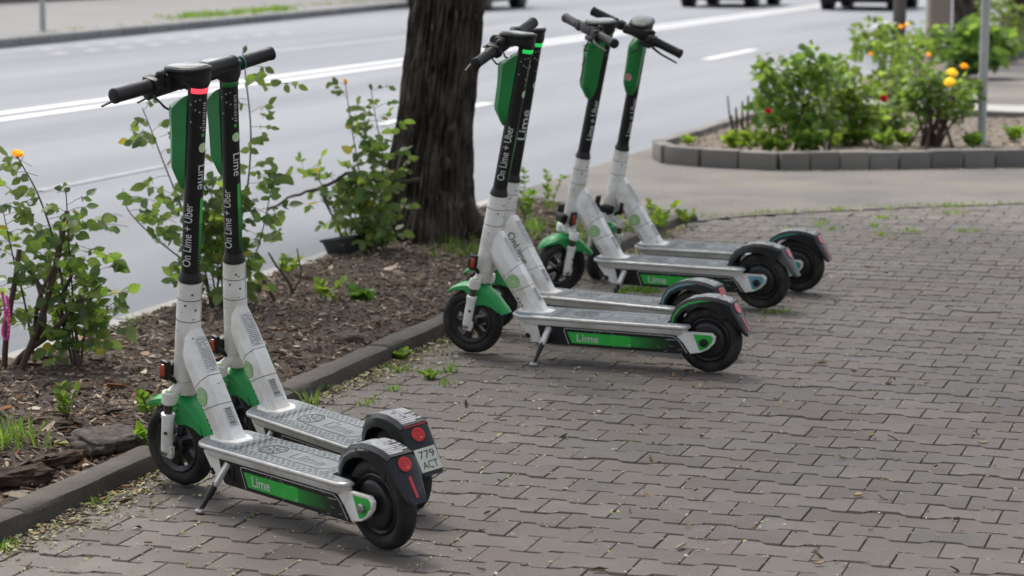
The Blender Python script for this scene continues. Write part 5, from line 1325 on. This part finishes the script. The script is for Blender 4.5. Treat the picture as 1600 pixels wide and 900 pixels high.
for i, (u, v, h, n, lf, up, lab, ti) in enumerate((
    (1150, 236, .16, 6, .07, .45, 'yellow green weed below the pruned rose in the planter', (1.25, 1.15, .7)), (1172, 234, .14, 5, .06, .5, 'second low weed below the pruned rose, nearer the big bush', (1.2, 1.1, .7)),
    (1200, 238, .12, 5, .06, .4, 'low weed at the planter kerb below the small red bloom', (1.1, 1.1, .7)), (1222, 240, .14, 5, .06, .5, 'pale weed on the planter kerb under the big bush', (1.15, 1.1, .8)),
    (1262, 240, .2, 5, .09, .6, 'larger weed with drooping leaves at the front of the planter', (.9, 1.0, .7)), (1302, 228, .12, 5, .06, .4, 'weed between the two biggest planter bushes', (1.2, 1.1, .7)),
    (1340, 225, .12, 5, .07, .4, 'weed left of the bush with the bright red bloom', (1.1, 1.15, .8)), (1382, 230, .10, 5, .06, .4, 'low weed in front of the bright red bloom', (1.1, 1.1, .8)), (1412, 226, .12, 5, .06, .4, 'weed left of the lemon yellow rose bush', (1.2, 1.1, .7)),
    (1520, 230, .10, 6, .06, .3, 'low bright weed at the foot of the thin pole', (1.1, 1.15, .8)), (1585, 220, .12, 6, .06, .3, 'bright weed at the right edge of the planter', (1.15, 1.15, .8)), (1075, 226, .06, 4, .05, .4, 'single weed in the planter corner near the road', (1.2, 1.1, .7)))):
    weed(lab, gnd(u, v, .1), h, n, lf, 90+i, up, ti, 'planter weeds')

# ------------------------------------------------------------------ posts and poles
def pole(name, label, xy, r, h, mat, square=False, z0=0):
    root = tag(EMPTY(name, (xy[0], xy[1], z0)), label, 'pole', 'posts and poles'); mb = MB()
    if square: mb.loft([[(x*k, y*k, z) for x, y in ((-r, -r*.78), (-r*.78, -r), (r*.78, -r), (r, -r*.78), (r, r*.78), (r*.78, r), (-r*.78, r), (-r, r*.78))] for k, z in ((1, -.1), (1, .02), (.97, h*.5), (.8, h))], 0, True, True, Matrix.Rotation(AX-math.pi/2+.3, 4, 'Z'))
    else: mb.lathe([(r*1.0, -.1), (r, h*.5), (r*.9, h)], 18)
    mb.build('shaft', mat, root)
    if not square: MB().lathe([(r*1.5, -.02), (r*1.5, .01), (r*1.12, .03)], 18).build('base_collar', mat, root)
    return root
pole('sign_pole', 'thin pale grey pole standing in the planter at right', gnd(1533, 224, .1), .034, 3.2, M_grey, False, .09)
pole('brown_post', 'round brown post among the roses behind the planter', ST(29.0, -4.35), .078, 4.5, M_brownpole)
pole('concrete_post', 'square taupe concrete post behind the planter roses', ST(31.9, -4.28), .145, 7, M_concrete_post, True)
pole('street_pole', 'thin grey pole on the pavement across the road', gnd(67, 49, .125), .048, 3.5, M_grey, False, .125)

# ------------------------------------------------------------------ far wall
wl = tag(EMPTY('boundary_wall', ST(40, -27.3, .12)), 'plum coloured low wall across the road at the top left', 'wall'); WI = Matrix.Translation(-ST(40, -27.3, .12)) 
WM = lambda s, t, z: WI @ Matrix.Translation(ST(s, t, z)) @ Matrix.Rotation(AX, 4, 'Z')
for i in range(9):
    MB().rbox((1.5, 0, .9), (2.98, .22, 1.8), .01).build('wall_panel', M_wall, wl, WM(26+i*3, -27.3, .12)); MB().rbox((1.5, 0, 1.86), (3.0, .3, .1), .015).build('coping', M_far_walk, wl, WM(26+i*3, -27.3, .12))
w2 = tag(EMPTY('house_wall', ST(70, -34, .12)), 'beige house wall far across the road, above the frame', 'building')
I2 = Matrix.Translation(-ST(70, -34, .12)); HM = I2 @ Matrix.Translation(ST(70, -34, .12)) @ Matrix.Rotation(AX, 4, 'Z')
MB().box((0, 3, 3.5), (40, 6, 7)).build('wall', M_concrete_post, w2, HM)
MB().prism([(-20.4, 7.0), (20.4, 7.0), (20.4, 7.2), (0, 9.0), (-20.4, 7.2)], -.4, 6.4).build('roof', M_wall, w2, HM)
for i in range(8):
    f = MB().rbox((-17.5+i*5, -.03, 2.0), (1.3, .10, 1.6), .02).build('window', M_line2, w2, HM); MB().box((-17.5+i*5, -.09, 2.0), (1.1, .03, 1.4)).build('pane', M_screen, f)

# ------------------------------------------------------------------ cars
M_glass = MAT('car_glass', (.02, .025, .028), None, 4, .08, coat=.5); M_carb = MAT('black_car_paint', (.012, .013, .016), (.016, .017, .02), 2, .22, coat=.8); M_card = MAT('dark_blue_car_paint', (.014, .018, .028), (.017, .02, .03), 2, .22, coat=.8)
M_cars = MAT('silver_car_paint', (.50, .52, .54), (.46, .48, .5), 2, .28, metal=.5, coat=.8); M_alloy = MAT('alloy_wheel', (.45, .46, .47), (.36, .37, .38), 8, .35, metal=.6); M_hl = MAT('headlamp_glass', (.6, .62, .64), (.5, .52, .54), 9, .12, coat=.8)
def car(label, s, t, heading, paint, rear_wheels_hub=M_alloy):
    """heading +1 drives away along the road, -1 comes towards the camera; s, t = middle of the car"""
    root = EMPTY('car', M=Matrix.Translation(ST(s, t, -.012)) @ Matrix.Rotation(AX+(0 if heading > 0 else math.pi), 4, 'Z')); tag(root, label, 'car', 'cars on the road')
    # body: stations along x (front +), cross-sections
    lo = []; 
    for x, zb, zt, w_ in ((-2.16, .42, .72, .70), (-2.10, .30, .88, .80), (-1.75, .24, .95, .875), (-1.0, .22, .95, .89), (0, .21, .94, .895), (1.0, .22, .92, .89), (1.55, .24, .84, .875), (1.98, .27, .74, .80), (2.14, .36, .62, .66)):
        lo.append([(x, y*w_, z) for y, z in ((-.86, zb), (-.97, zb+.08), (-1, zb+.25), (-.97, zt-.12), (-.86, zt), (0, zt+.03), (.86, zt), (.97, zt-.12), (1, zb+.25), (.97, zb+.08), (.86, zb), (0, zb-.01))])
    MB().loft(lo).build('body', paint, root, ang=50)
    up = []
    for x, zt, w_ in ((-1.92, .95, .72), (-1.55, 1.28, .68), (-1.0, 1.43, .66), (-.2, 1.47, .67), (.35, 1.42, .67), (1.12, .93, .76)):
        up.append([(x, y*w_*k, z) for y, k, z in ((-1, 1.12, .90), (-1, 1.06, min(zt, 1.12)), (-1, 1, zt-.05), (-.8, 1, zt), (.8, 1, zt), (1, 1, zt-.05), (1, 1.06, min(zt, 1.12)), (1, 1.12, .90))])
    MB().loft(up).build('cabin', paint, root, ang=50)
    for y in (-1, 1):
        g = MB(); g.prism([(-1.45, .98), (-1.18, 1.34), (-.3, 1.40), (-.28, .97)], y*.745, y*.765); g.prism([(-.20, .97), (-.22, 1.40), (.30, 1.35), (.86, .98)], y*.745, y*.765); g.build('side_window', M_glass, root)
        MB().rbox((.78, y*.93, 1.0), (.14, .16, .12), .03).build('mirror', paint, root)
    MB().add([(1.10, -.62, .975), (1.10, .62, .975), (.42, .56, 1.405), (.42, -.56, 1.405)], [(0, 1, 2, 3)], 0, Matrix.Translation((.02, 0, .02))).build('windscreen', M_glass, root)
    MB().add([(-1.91, -.62, .99), (-1.91, .62, .99), (-1.52, .56, 1.30), (-1.52, -.56, 1.30)], [(0, 3, 2, 1)], 0, Matrix.Translation((-.02, 0, .02))).build('rear_window', M_glass, root)
    for y in (-1, 1):
        MB().rbox((1.93, y*.60, .66), (.26, .30, .14), .04).build('headlight', M_hl, root); MB().rbox((-2.06, y*.66, .78), (.16, .24, .18), .03).build('tail_light', M_tail, root)
    MB().rbox((2.06, 0, .42), (.20, 1.42, .18), .05).build('front_bumper', M_plast, root); MB().rbox((-2.09, 0, .40), (.18, 1.44, .18), .05).build('rear_bumper', M_plast, root)
    MB().rbox((2.165, 0, .44), (.02, .50, .11), .005).build('number_plate', M_plate, root); MB().rbox((-2.185, 0, .44), (.02, .50, .11), .005).build('number_plate', M_plate, root)
    MB().rbox((0, 0, .24), (3.7, 1.5, .12), .03).build('underbody', M_plast, root)
    for x in (-1.30, 1.32):
        for y in (-1, 1):
            wm = Matrix.Translation((x, y*.77, .31)) @ Matrix.Rotation(-y*math.pi/2, 4, 'X')
            MB().lathe([(.36, -.13), (.36, .128)], 28, 0, Matrix.Translation((x, y*.77, .33)) @ Matrix.Rotation(-y*math.pi/2, 4, 'X')).build('wheel_arch', M_plast, root)
            wh = MB().lathe([(.20, -.10), (.285, -.11), (.31, -.085), (.312, .085), (.285, .115), (.205, .12), (.20, .10)], 32, 0).build('wheel', M_tyre, root, wm @ Matrix.Translation((0, 0, .035)))
            rm = MB().lathe([(.20, .02), (.20, .112), (.185, .118), (.175, .07), (.07, .085), (.05, .10), (.01, .10)], 24, 0)
            rm.build('rim', rear_wheels_hub, wh)
    return root
car('silver car across the road, mostly hidden by the thick trunk', 53.2, -17.85, -1, M_cars)
car('dark blue car coming towards the camera beyond the double line', 58.9, -12.95, -1, M_card)
car('black car driving away right of the double line', 58.1, -9.42, 1, M_carb)

# ------------------------------------------------------------------ person far across the road
def person(label, loc, yaw):
    root = tag(EMPTY('person', M=Matrix.Translation(loc) @ Matrix.Rotation(yaw, 4, 'Z')), label, 'person')
    V = [(0, 0, .95, .13), (0, 0, 1.15, .125), (0, 0, 1.36, .14), (0, 0, 1.46, .06), (.01, 0, 1.52, .055), (.02, 0, 1.60, .085), (.02, 0, 1.70, .085), (.01, 0, 1.76, .05)]
    E = [(i, i+1) for i in range(7)]
    for s in (-1, 1):
        o = len(V); V += [(0, s*.09, .90, .095), (.09*s, s*.10, .50, .062), (.05*s, s*.10, .10, .045), (.13+.05*s, s*.11, .04, .04), (.20+.05*s, s*.11, .035, .032)]; E += [(0, o), (o, o+1), (o+1, o+2), (o+2, o+3), (o+3, o+4)]
        o = len(V); V += [(0, s*.20, 1.38, .058), (-.04*s, s*.25, 1.10, .045), (.06-.06*s, s*.25, .87, .034), (.08-.06*s, s*.25, .79, .028)]; E += [(2, o), (o, o+1), (o+1, o+2), (o+2, o+3)]
    me = bpy.data.meshes.new('body'); me.from_pydata([v[:3] for v in V], E, [])
    b = OB('body', me, root); sk = b.modifiers.new('skin', 'SKIN'); 
    for i, v in enumerate(V): me.skin_vertices[0].data[i].radius = (v[3], v[3])
    me.skin_vertices[0].data[0].use_root = True
    b.modifiers.new('sub', 'SUBSURF').levels = 2; b.modifiers['sub'].render_levels = 2
    m = MAT('person_surface', (.5, .4, .35), None, 3, .8); n, l = m.node_tree.nodes, m.node_tree.links
    tc = n.new('ShaderNodeTexCoord'); sx = n.new('ShaderNodeSeparateXYZ'); l.new(tc.outputs['Object'], sx.inputs[0]); mr = n.new('ShaderNodeMath'); mr.operation = 'DIVIDE'; mr.inputs[1].default_value = 2.0; l.new(sx.outputs[2], mr.inputs[0])
    rp_ = n.new('ShaderNodeValToRGB'); rp_.color_ramp.interpolation = 'CONSTANT'; e = rp_.color_ramp.elements; e[0].position = 0; e[0].color = (.012, .012, .014, 1); e[1].position = .05; e[1].color = (.30, .36, .47, 1)
    for p_, c_ in ((.475, (.10, .11, .14, 1)), (.735, (.42, .27, .20, 1)), (.83, (.05, .035, .025, 1))): x = e.new(p_); x.color = c_
    l.new(mr.outputs[0], rp_.inputs[0]); l.new(rp_.outputs[0], n['Principled BSDF'].inputs['Base Color']); me.materials.append(m)
    return root
person('person in pale blue jeans and dark shoes walking past the plum wall', ST(52.3, -26.9, .125), AX+.2)
